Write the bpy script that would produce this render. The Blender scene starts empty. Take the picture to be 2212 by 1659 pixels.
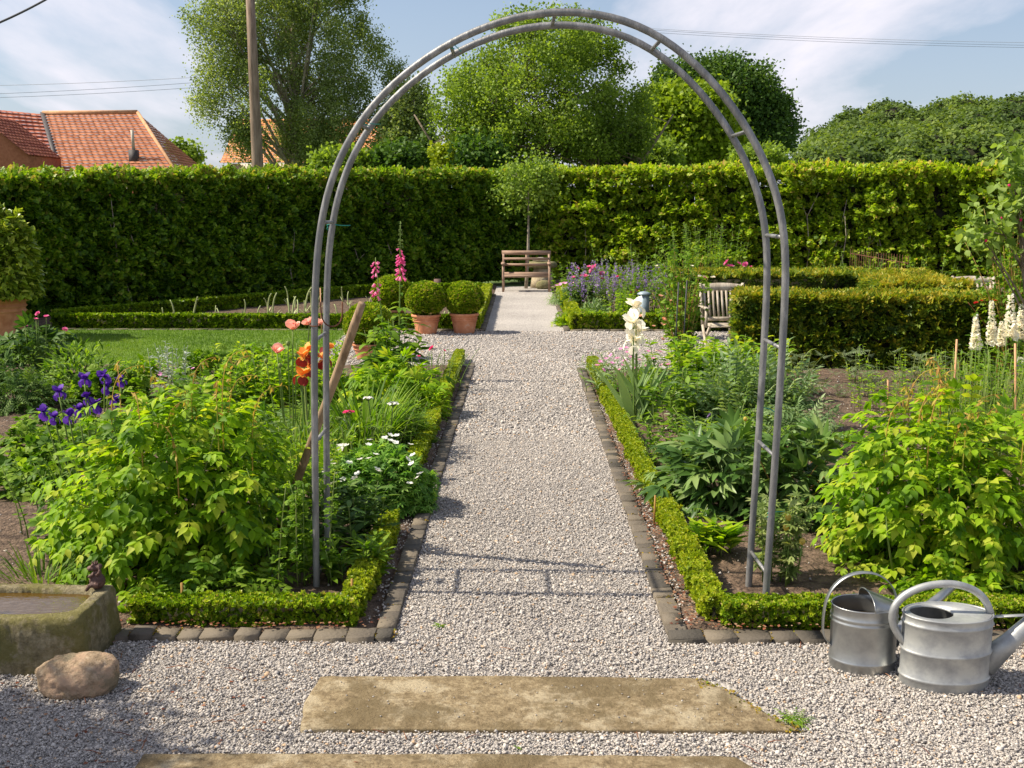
import bpy, math, random
import numpy as np
from mathutils import Vector
PI = math.pi
SC = bpy.context.scene
COL = SC.collection
# ---------------------------------------------------------------- camera, sky, sun, exposure
H = 1.85
F = 2300.5                      # focal length in units of a 2212 x 1659 frame
PITCH = math.radians(9.43)
YAW = math.radians(0.543)
cam = bpy.data.cameras.new('camera')
cam_o = bpy.data.objects.new('camera', cam); COL.objects.link(cam_o)
cam.sensor_width = 36.0; cam.lens = 36.0 * F / 2212.0
cam.clip_start = 0.05; cam.clip_end = 2000
cam_o.location = (0, 0, H)
cam_o.rotation_euler = (PI / 2 - PITCH, 0, YAW)
SC.camera = cam_o
SUN_EL = math.radians(48); SUN_DIR = Vector((-1.0, 0.02, 0))       # horizontal direction towards the sun
az = math.atan2(SUN_DIR.x, SUN_DIR.y)                               # clockwise from +Y
sd = Vector((SUN_DIR.normalized().x * math.cos(SUN_EL), SUN_DIR.normalized().y * math.cos(SUN_EL), math.sin(SUN_EL)))
sun = bpy.data.lights.new('sun', 'SUN'); sun.energy = 5.0; sun.angle = math.radians(0.6); sun.color = (1.0, 0.90, 0.74)
sun_o = bpy.data.objects.new('sun', sun); COL.objects.link(sun_o)
sun_o.rotation_euler = sd.to_track_quat('Z', 'Y').to_euler(); sun_o.location = (-20, 10, 30)
world = bpy.data.worlds.new('World'); SC.world = world; world.use_nodes = True
wn = world.node_tree.nodes; wl = world.node_tree.links; wn.clear()
def wnode(t, **k):
    n = wn.new(t)
    for a, b in k.items(): setattr(n, a, b)
    return n
w_out = wnode('ShaderNodeOutputWorld'); w_bg = wnode('ShaderNodeBackground'); w_bg.inputs[1].default_value = 0.088
sky = wnode('ShaderNodeTexSky'); sky.sky_type = 'NISHITA'; sky.sun_disc = False
sky.sun_elevation = SUN_EL; sky.sun_rotation = az; sky.air_density = 1.0; sky.dust_density = 1.2; sky.ozone_density = 1.2
tc = wnode('ShaderNodeTexCoord')
sep = wnode('ShaderNodeSeparateXYZ'); wl.new(tc.outputs['Generated'], sep.inputs[0])
# clouds: the view direction projected on a high layer, so they flatten towards the horizon
mx = wnode('ShaderNodeMath', operation='ADD'); mx.inputs[1].default_value = 0.16; wl.new(sep.outputs[2], mx.inputs[0])
dx = wnode('ShaderNodeMath', operation='DIVIDE'); wl.new(sep.outputs[0], dx.inputs[0]); wl.new(mx.outputs[0], dx.inputs[1])
dy = wnode('ShaderNodeMath', operation='DIVIDE'); wl.new(sep.outputs[1], dy.inputs[0]); wl.new(mx.outputs[0], dy.inputs[1])
cmb = wnode('ShaderNodeCombineXYZ'); wl.new(dx.outputs[0], cmb.inputs[0]); wl.new(dy.outputs[0], cmb.inputs[1])
cmp_ = wnode('ShaderNodeMapping'); cmp_.inputs['Location'].default_value = (1.35, 0.4, 0); cmp_.inputs['Scale'].default_value = (1.15, 0.45, 1)
wl.new(cmb.outputs[0], cmp_.inputs[0])
nz = wnode('ShaderNodeTexNoise'); nz.inputs['Scale'].default_value = 0.95; nz.inputs['Detail'].default_value = 9; nz.inputs['Roughness'].default_value = 0.56
nz.inputs['Distortion'].default_value = 0.25
wl.new(cmp_.outputs[0], nz.inputs['Vector'])
rp = wnode('ShaderNodeValToRGB'); rp.color_ramp.elements[0].position = 0.46; rp.color_ramp.elements[0].color = (0, 0, 0, 1)
rp.color_ramp.elements[1].position = 0.63; rp.color_ramp.elements[1].color = (1, 1, 1, 1)
wl.new(nz.outputs['Fac'], rp.inputs[0])
hz = wnode('ShaderNodeMapRange'); hz.inputs[1].default_value = 0.0; hz.inputs[2].default_value = 0.30; hz.inputs[3].default_value = 0.62; hz.inputs[4].default_value = 0.10
wl.new(sep.outputs[2], hz.inputs[0])
mixh = wnode('ShaderNodeMixRGB'); mixh.inputs[2].default_value = (3.8, 4.3, 5.5, 1)      # thin high veil of the lower sky
wl.new(hz.outputs[0], mixh.inputs[0]); wl.new(sky.outputs[0], mixh.inputs[1])
mixc = wnode('ShaderNodeMixRGB'); mixc.inputs[2].default_value = (7.3, 7.0, 7.6, 1)
fac = wnode('ShaderNodeMath', operation='MULTIPLY'); fac.inputs[1].default_value = 0.92; wl.new(rp.outputs[0], fac.inputs[0])
wl.new(fac.outputs[0], mixc.inputs[0]); wl.new(mixh.outputs[0], mixc.inputs[1])
wl.new(mixc.outputs[0], w_bg.inputs[0]); wl.new(w_bg.outputs[0], w_out.inputs[0])
SC.view_settings.view_transform = 'Standard'; SC.view_settings.look = 'None'
SC.view_settings.exposure = 0.67; SC.view_settings.gamma = 1.0
SC.render.engine = 'CYCLES'
SC.cycles.max_bounces = 6; SC.cycles.diffuse_bounces = 3; SC.cycles.transmission_bounces = 3; SC.cycles.glossy_bounces = 2
SC.cycles.transparent_max_bounces = 4; SC.cycles.use_denoising = True

# ---------------------------------------------------------------- measuring helpers: a spot of the ground or of an upright plane
_f = np.array([-math.sin(YAW) * math.cos(PITCH), math.cos(YAW) * math.cos(PITCH), -math.sin(PITCH)])
_r = np.array([math.cos(YAW), math.sin(YAW), 0.0]); _u = np.cross(_r, _f)
def ray(u, v): return _f + _r * ((u - 1106) / F) + _u * ((829.5 - v) / F)
def G(u, v, z=0.0):
    d = ray(u, v); t = (z - H) / d[2]; return np.array([d[0] * t, d[1] * t, z])
def AT(u, v, Y):
    d = ray(u, v); t = Y / d[1]; return np.array([d[0] * t, Y, H + d[2] * t])
def PX(Y): return Y / F                     # metres per unit at distance Y

# ---------------------------------------------------------------- naming
def tag(o, label=None, cat=None, group=None, kind=None):
    if label: o['label'] = label
    if cat: o['category'] = cat
    if group: o['group'] = group
    if kind: o['kind'] = kind
    return o
def thing(name, label, cat, loc=(0, 0, 0), rz=0, group=None):
    o = bpy.data.objects.new(name, None); COL.objects.link(o); o.empty_display_size = 0.05
    o.location = [float(c) for c in loc]; o.rotation_euler = (0, 0, rz)
    return tag(o, label, cat, group)
def copy_tree(o, parent=None):
    c = o.copy(); COL.objects.link(c)
    if parent: c.parent = parent
    for ch in list(o.children): copy_tree(ch, c)
    return c

# ---------------------------------------------------------------- materials
MATS = {}
def rgba(c): return (c[0], c[1], c[2], 1.0)
def leaf_mat(name, cols, trans=0.32, rough=0.55, tint=(1.15, 1.15, 0.4), spec=0.2):
    m = bpy.data.materials.new(name); m.use_nodes = True; n = m.node_tree.nodes; l = m.node_tree.links; n.clear()
    out = n.new('ShaderNodeOutputMaterial'); at = n.new('ShaderNodeAttribute'); at.attribute_name = 'v'
    cr = n.new('ShaderNodeValToRGB'); e = cr.color_ramp.elements
    while len(e) < len(cols): e.new(0.5)
    for i, c in enumerate(cols):
        e[i].position = i / max(1, len(cols) - 1); e[i].color = rgba(c)
    l.new(at.outputs['Fac'], cr.inputs[0])
    p = n.new('ShaderNodeBsdfPrincipled'); p.inputs['Roughness'].default_value = rough; p.inputs['Specular IOR Level'].default_value = spec
    l.new(cr.outputs[0], p.inputs['Base Color'])
    if trans > 0:
        mu = n.new('ShaderNodeMixRGB'); mu.blend_type = 'MULTIPLY'; mu.inputs[0].default_value = 1; mu.inputs[2].default_value = rgba([t * 1.6 for t in tint])
        l.new(cr.outputs[0], mu.inputs[1])
        t = n.new('ShaderNodeBsdfTranslucent'); l.new(mu.outputs[0], t.inputs[0])
        mi = n.new('ShaderNodeMixShader'); mi.inputs[0].default_value = trans
        l.new(p.outputs[0], mi.inputs[1]); l.new(t.outputs[0], mi.inputs[2]); l.new(mi.outputs[0], out.inputs[0])
    else: l.new(p.outputs[0], out.inputs[0])
    MATS[name] = m; return m
def solid(name, c1, c2=None, scale=8, rough=0.7, metal=0, bump=0.0, bscale=None, detail=6, c3=None, p3=0.62, spec=0.4, stretch=None, dist=0.02):
    m = bpy.data.materials.new(name); m.use_nodes = True; n = m.node_tree.nodes; l = m.node_tree.links
    p = n['Principled BSDF']; p.inputs['Roughness'].default_value = rough; p.inputs['Metallic'].default_value = metal
    p.inputs['Specular IOR Level'].default_value = spec; p.inputs['Base Color'].default_value = rgba(c1)
    tcn = n.new('ShaderNodeTexCoord'); mp = n.new('ShaderNodeMapping'); l.new(tcn.outputs['Object'], mp.inputs[0])
    if stretch: mp.inputs['Scale'].default_value = stretch
    if c2 is not None:
        nn = n.new('ShaderNodeTexNoise'); nn.inputs['Scale'].default_value = scale; nn.inputs['Detail'].default_value = detail; nn.inputs['Roughness'].default_value = 0.62
        l.new(mp.outputs[0], nn.inputs['Vector'])
        cr = n.new('ShaderNodeValToRGB'); cr.color_ramp.elements[0].position = 0.36; cr.color_ramp.elements[0].color = rgba(c1)
        cr.color_ramp.elements[1].position = 0.6; cr.color_ramp.elements[1].color = rgba(c2)
        if c3 is not None:
            q = cr.color_ramp.elements.new(p3); q.color = rgba(c3)
        l.new(nn.outputs['Fac'], cr.inputs[0]); l.new(cr.outputs[0], p.inputs['Base Color'])
    if bump:
        b = n.new('ShaderNodeBump'); b.inputs['Strength'].default_value = bump; b.inputs['Distance'].default_value = dist
        nb = n.new('ShaderNodeTexNoise'); nb.inputs['Scale'].default_value = bscale or scale * 4; nb.inputs['Detail'].default_value = 8
        l.new(mp.outputs[0], nb.inputs['Vector']); l.new(nb.outputs['Fac'], b.inputs['Height']); l.new(b.outputs[0], p.inputs['Normal'])
    MATS[name] = m; return m

def stone(name, dark, mid, light, patch, fine=45, big=3.5, th=.60, rough=.95, bscale=60, dist=.01, patch2=None, th2=.63, big2=6):
    m = bpy.data.materials.new(name); m.use_nodes = True; n = m.node_tree.nodes; l = m.node_tree.links; p = n['Principled BSDF']; p.inputs['Roughness'].default_value = rough; p.inputs['Specular IOR Level'].default_value = .15
    t = n.new('ShaderNodeTexCoord')
    def noise(sc, det, off=0.0):
        mp = n.new('ShaderNodeMapping'); mp.inputs['Location'].default_value = (off, off * 1.7, off * .6); l.new(t.outputs['Object'], mp.inputs[0]); q = n.new('ShaderNodeTexNoise'); q.inputs['Scale'].default_value = sc; q.inputs['Detail'].default_value = det; q.inputs['Roughness'].default_value = .72; l.new(mp.outputs[0], q.inputs['Vector']); return q
    f = noise(fine, 12); cr = n.new('ShaderNodeValToRGB'); e = cr.color_ramp.elements; e[0].position = .30; e[0].color = rgba(dark); e[1].position = .72; e[1].color = rgba(light); x = e.new(.5); x.color = rgba(mid); l.new(f.outputs['Fac'], cr.inputs[0]); last = cr.outputs[0]
    for c, thr, bg, of in ((patch, th, big, 3.1), (patch2, th2, big2, 7.7)):
        if c is None: continue
        g = noise(bg, 9, of); r2 = n.new('ShaderNodeValToRGB'); r2.color_ramp.elements[0].position = thr - .05; r2.color_ramp.elements[0].color = (0, 0, 0, 1); r2.color_ramp.elements[1].position = thr + .03; r2.color_ramp.elements[1].color = (.75, .75, .75, 1)
        l.new(g.outputs['Fac'], r2.inputs[0]); mxx = n.new('ShaderNodeMixRGB'); mxx.inputs[2].default_value = rgba(c); l.new(r2.outputs[0], mxx.inputs[0]); l.new(last, mxx.inputs[1]); last = mxx.outputs[0]
    l.new(last, p.inputs['Base Color']); b = n.new('ShaderNodeBump'); b.inputs['Strength'].default_value = 1; b.inputs['Distance'].default_value = dist; q = noise(bscale, 10, 1.3); l.new(q.outputs['Fac'], b.inputs['Height']); l.new(b.outputs[0], p.inputs['Normal']); MATS[name] = m; return m

# ---------------------------------------------------------------- mesh collector
class MB:
    def __init__(s): s.V = []; s.L = []; s.S = []; s.A = []; s.M = []; s.n = 0
    def raw(s, V, L, S, A, mat=0):
        V = np.asarray(V, float).reshape(-1, 3); L = np.asarray(L, np.int64).ravel(); S = np.asarray(S, np.int64).ravel()
        s.V.append(V); s.L.append(L + s.n); s.S.append(S); s.A.append(np.broadcast_to(np.asarray(A, float), (len(V),)).copy())
        s.M.append(np.full(len(S), mat, np.int64)); s.n += len(V); return s
    def tpl(s, T, P, ax, nr, sc, rnd, mat=0):
        """place template T (verts, faces) at points P with its y along ax and its z near nr"""
        TV, TF = T[0], T[1]; TV = np.asarray(TV, float); k = len(TV); N = len(P)
        if N == 0: return s
        P = np.asarray(P, float); ax = _n(np.broadcast_to(ax, P.shape)); w = np.cross(ax, np.broadcast_to(nr, P.shape))
        bad = np.linalg.norm(w, axis=1) < 1e-4; w[bad] = np.cross(ax[bad], np.array([.31, .87, .2])); w = _n(w); nn = np.cross(w, ax)
        sc = np.broadcast_to(np.asarray(sc, float).reshape(-1, 1) if np.ndim(sc) < 2 else sc, (N, 1) if np.ndim(sc) < 2 else (N, 3))
        if sc.shape[1] == 1: sc = np.repeat(sc, 3, 1)
        V = P[:, None, :] + (TV[None, :, 0:1] * sc[:, None, 0:1]) * w[:, None, :] + (TV[None, :, 1:2] * sc[:, None, 1:2]) * ax[:, None, :] + (TV[None, :, 2:3] * sc[:, None, 2:3]) * nn[:, None, :]
        fl = np.concatenate([np.array(f) for f in TF]); fs = np.array([len(f) for f in TF])
        L = (fl[None, :] + (np.arange(N) * k)[:, None]).ravel(); S = np.tile(fs, N)
        A = np.repeat(np.broadcast_to(np.asarray(rnd, float), (N,)), k)
        if len(T) > 2: JR = np.random.default_rng(N + k); A = np.clip(A + JR.normal(0, .17, (N, int(T[2].max()) + 1))[:, T[2]].ravel(), 0, 1)
        return s.raw(V.reshape(-1, 3), L, S, A, mat)
    def tube(s, pts, r, n=6, rnd=0.5, mat=0, cap=True, flat=1.0):
        pts = np.asarray(pts, float); m = len(pts); r = np.broadcast_to(np.asarray(r, float), (m,))
        t = np.gradient(pts, axis=0); t = _n(t); ref = np.array([0, 0, 1.0]) if abs(t[0][2]) < 0.9 else np.array([1.0, 0, 0])
        V = []; a = np.arange(n) * 2 * PI / n; pu = None
        for i in range(m):
            u = ref - t[i] * np.dot(ref, t[i]) if pu is None else pu - t[i] * np.dot(pu, t[i])
            u /= np.linalg.norm(u) + 1e-9; w = np.cross(t[i], u); pu = u
            V.append(pts[i] + r[i] * (np.cos(a)[:, None] * u + flat * np.sin(a)[:, None] * w))
        V = np.concatenate(V); L = []; S = []
        for i in range(m - 1):
            for j in range(n):
                k = (j + 1) % n; L += [i * n + j, i * n + k, (i + 1) * n + k, (i + 1) * n + j]; S.append(4)
        if cap:
            L += list(range(n))[::-1]; S.append(n); L += list(range((m - 1) * n, m * n)); S.append(n)
        return s.raw(V, L, S, rnd, mat)
    def box(s, x0, x1, y0, y1, z0, z1, rnd=0.5, mat=0, M=None):
        V = np.array([[x, y, z] for z in (z0, z1) for y in (y0, y1) for x in (x0, x1)], float)
        if M is not None: V = V @ np.asarray(M[0]).T + np.asarray(M[1])
        Fs = [0, 2, 3, 1, 4, 5, 7, 6, 0, 1, 5, 4, 2, 6, 7, 3, 0, 4, 6, 2, 1, 3, 7, 5]
        return s.raw(V, Fs, [4] * 6, rnd, mat)
    def bar(s, a, b, w, d, up=(0, 0, 1), rnd=0.5, mat=0):
        a = np.asarray(a, float); b = np.asarray(b, float); t = b - a; L = np.linalg.norm(t); t /= L
        x = np.cross(t, up); x /= np.linalg.norm(x); z = np.cross(x, t); M = np.stack([x, t, z], 1)
        return s.box(-w / 2, w / 2, 0, L, -d / 2, d / 2, rnd, mat, (M, a))
    def lathe(s, prof, n=32, c=(0, 0, 0), rnd=0.5, mat=0, sx=1, sy=1, close=False):
        c = np.asarray(c, float); a = np.arange(n) * 2 * PI / n; V = []; m = len(prof)
        for (r, z) in prof: V.append(np.stack([r * sx * np.cos(a), r * sy * np.sin(a), np.full(n, z)], 1) + c)
        L = []; S = []
        for i in range(m - 1):
            for j in range(n):
                k = (j + 1) % n; L += [i * n + j, i * n + k, (i + 1) * n + k, (i + 1) * n + j]; S.append(4)
        if close:
            L += list(range(n))[::-1]; S.append(n); L += list(range((m - 1) * n, m * n)); S.append(n)
        return s.raw(np.concatenate(V), L, S, rnd, mat)
    def build(s, name, mats, parent=None, smooth=False, org=None):
        V = np.concatenate(s.V); L = np.concatenate(s.L); S = np.concatenate(s.S); A = np.concatenate(s.A); Mi = np.concatenate(s.M)
        if org is not None: V = V - np.asarray(org, float)
        me = bpy.data.meshes.new(name); me.vertices.add(len(V)); me.vertices.foreach_set('co', V.astype(np.float32).ravel())
        me.loops.add(len(L)); me.loops.foreach_set('vertex_index', L.astype(np.int32)); me.polygons.add(len(S))
        st = np.concatenate([[0], np.cumsum(S)[:-1]]); me.polygons.foreach_set('loop_start', st.astype(np.int32))
        try: me.polygons.foreach_set('loop_total', S.astype(np.int32))
        except Exception: pass
        me.polygons.foreach_set('material_index', Mi.astype(np.int32))
        if smooth: me.polygons.foreach_set('use_smooth', np.ones(len(S), bool))
        at = me.attributes.new('v', 'FLOAT', 'POINT'); at.data.foreach_set('value', A.astype(np.float32))
        me.update(calc_edges=True)
        for m in (mats if isinstance(mats, (list, tuple)) else [mats]): me.materials.append(m)
        o = bpy.data.objects.new(name, me); COL.objects.link(o)
        if parent is not None: o.parent = parent
        if org is not None and parent is None: o.location = [float(c) for c in org]
        return o
def _n(a):
    a = np.asarray(a, float); return a / (np.linalg.norm(a, axis=-1, keepdims=True) + 1e-9)
def RNG(seed): return np.random.default_rng(seed)
def rdir(R, n): return _n(R.normal(size=(n, 3)))
def wob(P, freq, seed, oct=3):
    """smooth pseudo noise in about -1..1 from sums of sines"""
    R = RNG(seed); P = np.asarray(P, float); o = np.zeros(P.shape[:-1]); a = 1.0; tot = 0
    for k in range(oct):
        for j in range(3):
            d = R.normal(size=P.shape[-1]); d /= np.linalg.norm(d)
            o += a * np.sin(P @ d * freq * 2 * PI + R.uniform(0, 6.28)) / 1.7
        tot += a; a *= 0.55; freq *= 2.1
    return o / tot

# ---------------------------------------------------------------- leaf templates: y runs along the leaf
T_RHOMB = ([(0, 0, 0), (-.5, .45, .1), (0, 1, -.05), (.5, .45, .1)], [(0, 3, 2), (0, 2, 1)])
def t_leaf(w=0.5, tipw=0.25, fold=0.12, droop=0.15):
    V = [(0, 0, 0), (-w * .8, .28, fold), (-w, .5, fold * 1.1 - droop * .3), (-tipw, .82, fold * .4 - droop * .8), (0, 1, -droop * 1.3),
         (tipw, .82, fold * .4 - droop * .8), (w, .5, fold * 1.1 - droop * .3), (w * .8, .28, fold), (0, .3, 0), (0, .52, -droop * .35), (0, .82, -droop * .85)]
    Fc = [(0, 8, 1), (0, 7, 8), (1, 8, 9, 2), (8, 7, 6, 9), (2, 9, 10, 3), (9, 6, 5, 10), (3, 10, 4), (10, 5, 4)]
    return V, Fc
T_OVATE = t_leaf(.38, .17, .08, .16); T_BOX = t_leaf(.33, .24, .06, .05); T_LANCE = t_leaf(.15, .08, .05, .22); T_WIDE = t_leaf(.46, .2, .08, .12)
T_PETAL = t_leaf(.34, .30, .12, -.15); T_STRAP = t_leaf(.07, .05, .03, .3)
def t_merge(items):
    """items: (template, base xyz, yaw about z, pitch up, scale)"""
    V = []; Fc = []; n = 0; ids = []
    for T, b, yaw, pit, sc in items:
        tv = np.array(T[0], float) * sc
        c, s_ = math.cos(pit), math.sin(pit); y = tv[:, 1] * c - tv[:, 2] * s_; z = tv[:, 1] * s_ + tv[:, 2] * c; x = tv[:, 0]
        c, s_ = math.cos(yaw), math.sin(yaw); X = x * c - y * s_; Y = x * s_ + y * c
        V.append(np.stack([X, Y, z], 1) + np.array(b)); Fc += [tuple(i + n for i in f) for f in T[1]]; n += len(tv); ids += [len(V) - 1] * len(tv)
    return np.concatenate(V), Fc, np.array(ids)
def t_stalk(L, r=0.012): return ([(-r, 0, 0), (r, 0, 0), (r * .6, L, 0), (-r * .6, L, 0), (0, 0, r), (0, L, r)], [(0, 1, 2, 3), (0, 4, 5, 3), (1, 2, 5, 4)])
T_TRIF = t_merge([(T_OVATE, (0, .45, 0), 0, -.1, .55), (T_OVATE, (0, .4, 0), 1.0, -.1, .46), (T_OVATE, (0, .4, 0), -1.0, -.1, .46), (t_stalk(.42), (0, 0, 0), 0, 0, 1)])
T_OVN = t_leaf(.27, .11, .07, .2)
T_PINN = t_merge([(T_OVN, (0, .68, -.03), 0, -.25, .36), (T_OVN, (0, .66, 0), .75, -.15, .32), (T_OVN, (0, .66, 0), -.75, -.15, .32),
                  (T_OVN, (0, .42, 0), .95, -.2, .34), (T_OVN, (0, .42, 0), -.95, -.2, .34), (T_OVN, (0, .2, 0), 1.1, -.2, .30), (T_OVN, (0, .2, 0), -1.1, -.2, .30), (t_stalk(.68, .01), (0, 0, 0), 0, 0, 1)])
T_PEONY = t_merge([(T_LANCE, (0, .42, 0), a, -.15, .6 - abs(a) * .12) for a in (0, .6, -.6, 1.15, -1.15)] + [(t_stalk(.42, .014), (0, 0, 0), 0, 0, 1)])
T_PALM = t_merge([(T_LANCE, (0, .3, 0), a, .05, .55) for a in (0, .7, -.7, 1.5, -1.5, 2.3, -2.3)] + [(t_stalk(.3, .01), (0, 0, 0), 0, 0, 1)])
T_FERN = t_merge([(T_LANCE, (0, y, 0), s * 1.0, -.05, .30 * (1.15 - y)) for y in (.12, .26, .4, .54, .68, .8) for s in (1, -1)] + [(T_LANCE, (0, .8, 0), 0, -.2, .25), (t_stalk(.85, .01), (0, 0, 0), 0, 0, 1)])
T_LOBED = t_merge([(T_OVATE, (0, .35, 0), a, -.05, .5) for a in (0, .8, -.8, 1.7, -1.7)] + [(t_stalk(.36, .012), (0, 0, 0), 0, 0, 1)])
T_TUFT = t_merge([(T_BOX, (0, 0, 0), a, .5, .8) for a in (0, 1.26, 2.5, 3.77, 5.0)] + [(T_BOX, (0, 0, .1), .6, 1.2, .7), (T_BOX, (0, 0, .1), 3.6, 1.1, .7)])
T_NEEDLE = t_merge([(t_leaf(.09, .07, .02, .05), (0, y, 0), s * .8, 0, .5) for y in (0, .15, .3, .45, .6) for s in (1, -1)] + [(t_leaf(.09, .07, .02, .05), (0, .6, 0), 0, 0, .4)])
def t_flower(n=5, w=.34, up=.35, cup=.0, r0=.08):
    T = t_leaf(w, w * .85, .03, cup); return t_merge([(T, (-math.sin(a) * r0, math.cos(a) * r0, 0), a, up, .9) for a in np.arange(n) * 2 * PI / n])
T_FL5 = t_flower(5, .4, .3); T_FL8 = t_flower(8, .3, .15)

def strip(R, P, az_, lean, length, width, curl, seg=5, twist=0.0):
    """curved grass or iris blades, one per row of P"""
    N = len(P); t = np.linspace(0, 1, seg + 1); ang = lean[:, None] + curl[:, None] * t[None, :] ** 1.5
    dh = np.sin(ang); dv = np.cos(ang); st = length[:, None] / seg
    h = np.concatenate([np.zeros((N, 1)), np.cumsum((dh[:, 1:] + dh[:, :-1]) / 2 * st, 1)], 1)
    z = np.concatenate([np.zeros((N, 1)), np.cumsum((dv[:, 1:] + dv[:, :-1]) / 2 * st, 1)], 1)
    o = np.stack([np.cos(az_), np.sin(az_), np.zeros(N)], 1); sd_ = np.stack([-np.sin(az_ + twist), np.cos(az_ + twist), np.zeros(N)], 1)
    c = P[:, None, :] + h[..., None] * o[:, None, :] + z[..., None] * np.array([0, 0, 1.0])
    wp = width[:, None] * (np.minimum(1, .55 + t * 1.2) * (1 - t ** 3))[None, :]; wp[:, -1] = width * .03
    A = c - sd_[:, None, :] * wp[..., None] / 2; B = c + sd_[:, None, :] * wp[..., None] / 2
    mid = c - np.array([0, 0, 1.0]) * (wp * .12)[..., None]
    V = np.stack([A, mid, B], 2).reshape(N, -1, 3); k = (seg + 1) * 3; L = []
    for i in range(seg):
        for j in (0, 1): L += [i * 3 + j, i * 3 + j + 1, i * 3 + j + 4, i * 3 + j + 3]
    L = (np.array(L)[None, :] + (np.arange(N) * k)[:, None]).ravel()
    return V.reshape(-1, 3), L, [4] * (seg * 2 * N), k
def add_blades(mb, R, c, n, r0, length, width, lean=(0.1, .6), curl=(.2, 1.2), lv=.25, mat=0, seg=5, azr=(0, 2 * PI), fan=None):
    a = R.uniform(azr[0], azr[1], n); q = R.uniform(0, 1, n) ** .5 * r0
    P = np.stack([c[0] + np.cos(a) * q, c[1] + np.sin(a) * q, np.full(n, c[2])], 1)
    le = R.uniform(*lean, n); cu = R.uniform(*curl, n); ln = length * R.uniform(1 - lv, 1 + lv * .4, n); wd = width * R.uniform(.7, 1.15, n)
    if fan is not None: a = np.where(R.random(n) < .5, fan, fan + PI) + R.normal(0, .25, n)
    V, L, S, k = strip(R, P, a, le, ln, wd, cu, seg); mb.raw(V, L, S, np.repeat(R.random(n), k), mat)
# ---------------------------------------------------------------- colours
def g_(r, g, b): return (r, g, b)
LIME = leaf_mat('bright_leaf', [(.06, .14, .005), (.13, .25, .006), (.20, .35, .008), (.29, .43, .014), (.38, .43, .04)], .42)
MIDG = leaf_mat('mid_leaf', [(.05, .12, .007), (.095, .19, .011), (.15, .26, .018), (.22, .33, .035)], .38)
DARKG = leaf_mat('dark_leaf', [(.025, .065, .012), (.05, .11, .018), (.085, .165, .025), (.14, .22, .05)], .3)
GREY = leaf_mat('grey_leaf', [(.09, .16, .06), (.15, .24, .09), (.21, .31, .12), (.30, .38, .19)], .28)
SILV = leaf_mat('silver_leaf', [(.20, .25, .20), (.30, .35, .29), (.42, .47, .42)], .2)
BOX = leaf_mat('box_leaf', [(.06, .12, .005), (.14, .24, .010), (.23, .34, .012), (.36, .42, .03), (.46, .34, .14)], .3, rough=.4)
BOXY = leaf_mat('box_leaf_yellow', [(.12, .18, .01), (.22, .30, .015), (.32, .38, .02), (.42, .42, .05)], .32, rough=.4)
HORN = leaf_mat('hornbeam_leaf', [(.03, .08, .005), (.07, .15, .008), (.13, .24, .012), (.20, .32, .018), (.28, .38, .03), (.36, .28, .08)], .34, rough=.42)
HORNL = leaf_mat('hornbeam_leaf_sunny', [(.06, .12, .006), (.15, .25, .009), (.25, .37, .013), (.34, .45, .022), (.42, .48, .05), (.46, .32, .10)], .40, rough=.42)  # sunlit copy of the hornbeam leaf, sunlight put into its brighter colours
YEW = leaf_mat('yew_leaf', [(.02, .05, .006), (.06, .11, .010), (.14, .21, .016), (.25, .28, .02), (.39, .31, .03)], .28, rough=.45)
BIRCH = leaf_mat('birch_leaf', [(.09, .13, .035), (.15, .21, .06), (.24, .30, .10), (.36, .41, .19)], .42, rough=.42)
TREE1 = leaf_mat('tree_leaf', [(.07, .12, .018), (.13, .20, .026), (.20, .29, .04), (.29, .39, .08)], .42)
TREE2 = leaf_mat('dark_tree_leaf', [(.028, .065, .012), (.05, .105, .018), (.085, .155, .026), (.13, .21, .04)], .28)
TREE3 = leaf_mat('lime_tree_leaf', [(.09, .15, .01), (.16, .24, .014), (.23, .32, .02), (.30, .37, .035)], .35)
WOOD_ = leaf_mat('wood_leaf', [(.055, .095, .026), (.10, .155, .034), (.15, .215, .04), (.23, .29, .06)], .35)
GRASSM = leaf_mat('grass_blade', [(.06, .13, .012), (.10, .19, .018), (.15, .25, .025), (.24, .30, .05)], .3)
STEM = leaf_mat('green_stem', [(.10, .17, .03), (.16, .24, .05), (.22, .26, .08)], 0, rough=.55)
STEMR = leaf_mat('reddish_stem', [(.28, .12, .05), (.40, .24, .07), (.42, .34, .10)], .2, rough=.55)
BARK = solid('bark', (.12, .085, .055), (.26, .21, .15), 14, .9, bump=.5)
BARKL = solid('pale_bark', (.20, .16, .11), (.38, .33, .25), 9, .85, bump=.4)
SHADEG = solid('core_shade', (.010, .013, .005), (.028, .024, .010), 12, .95)  # near-black fill for leaf masses, their inner shade put into the colour
def petal(name, cols, tr=.35): return leaf_mat(name, cols, tr, rough=.55, tint=(1, .9, .9), spec=.2)
PINK = petal('pink_petal', [(.60, .07, .26), (.76, .16, .38), (.84, .34, .54)]); SALMON = petal('salmon_petal', [(.80, .36, .26), (.85, .50, .40), (.88, .66, .56)])
IRISL = leaf_mat('iris_leaf', [(.09, .17, .05), (.15, .25, .08), (.22, .33, .12), (.32, .42, .18)], .35)
WHITE = petal('white_petal', [(.70, .70, .62), (.82, .82, .78), (.9, .9, .88)]); CREAM = petal('cream_petal', [(.78, .76, .55), (.86, .85, .70), (.88, .88, .78)])
VIOLET = petal('violet_petal', [(.035, .008, .16), (.075, .016, .30), (.15, .05, .44)]); LAV = petal('lavender_petal', [(.17, .11, .30), (.26, .18, .40), (.38, .29, .50)])
ORANGE = petal('orange_petal', [(.62, .17, .02), (.76, .32, .05), (.84, .48, .14)]); BURG = petal('burgundy_petal', [(.07, .005, .005), (.16, .01, .01), (.30, .03, .02)], .2)
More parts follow.
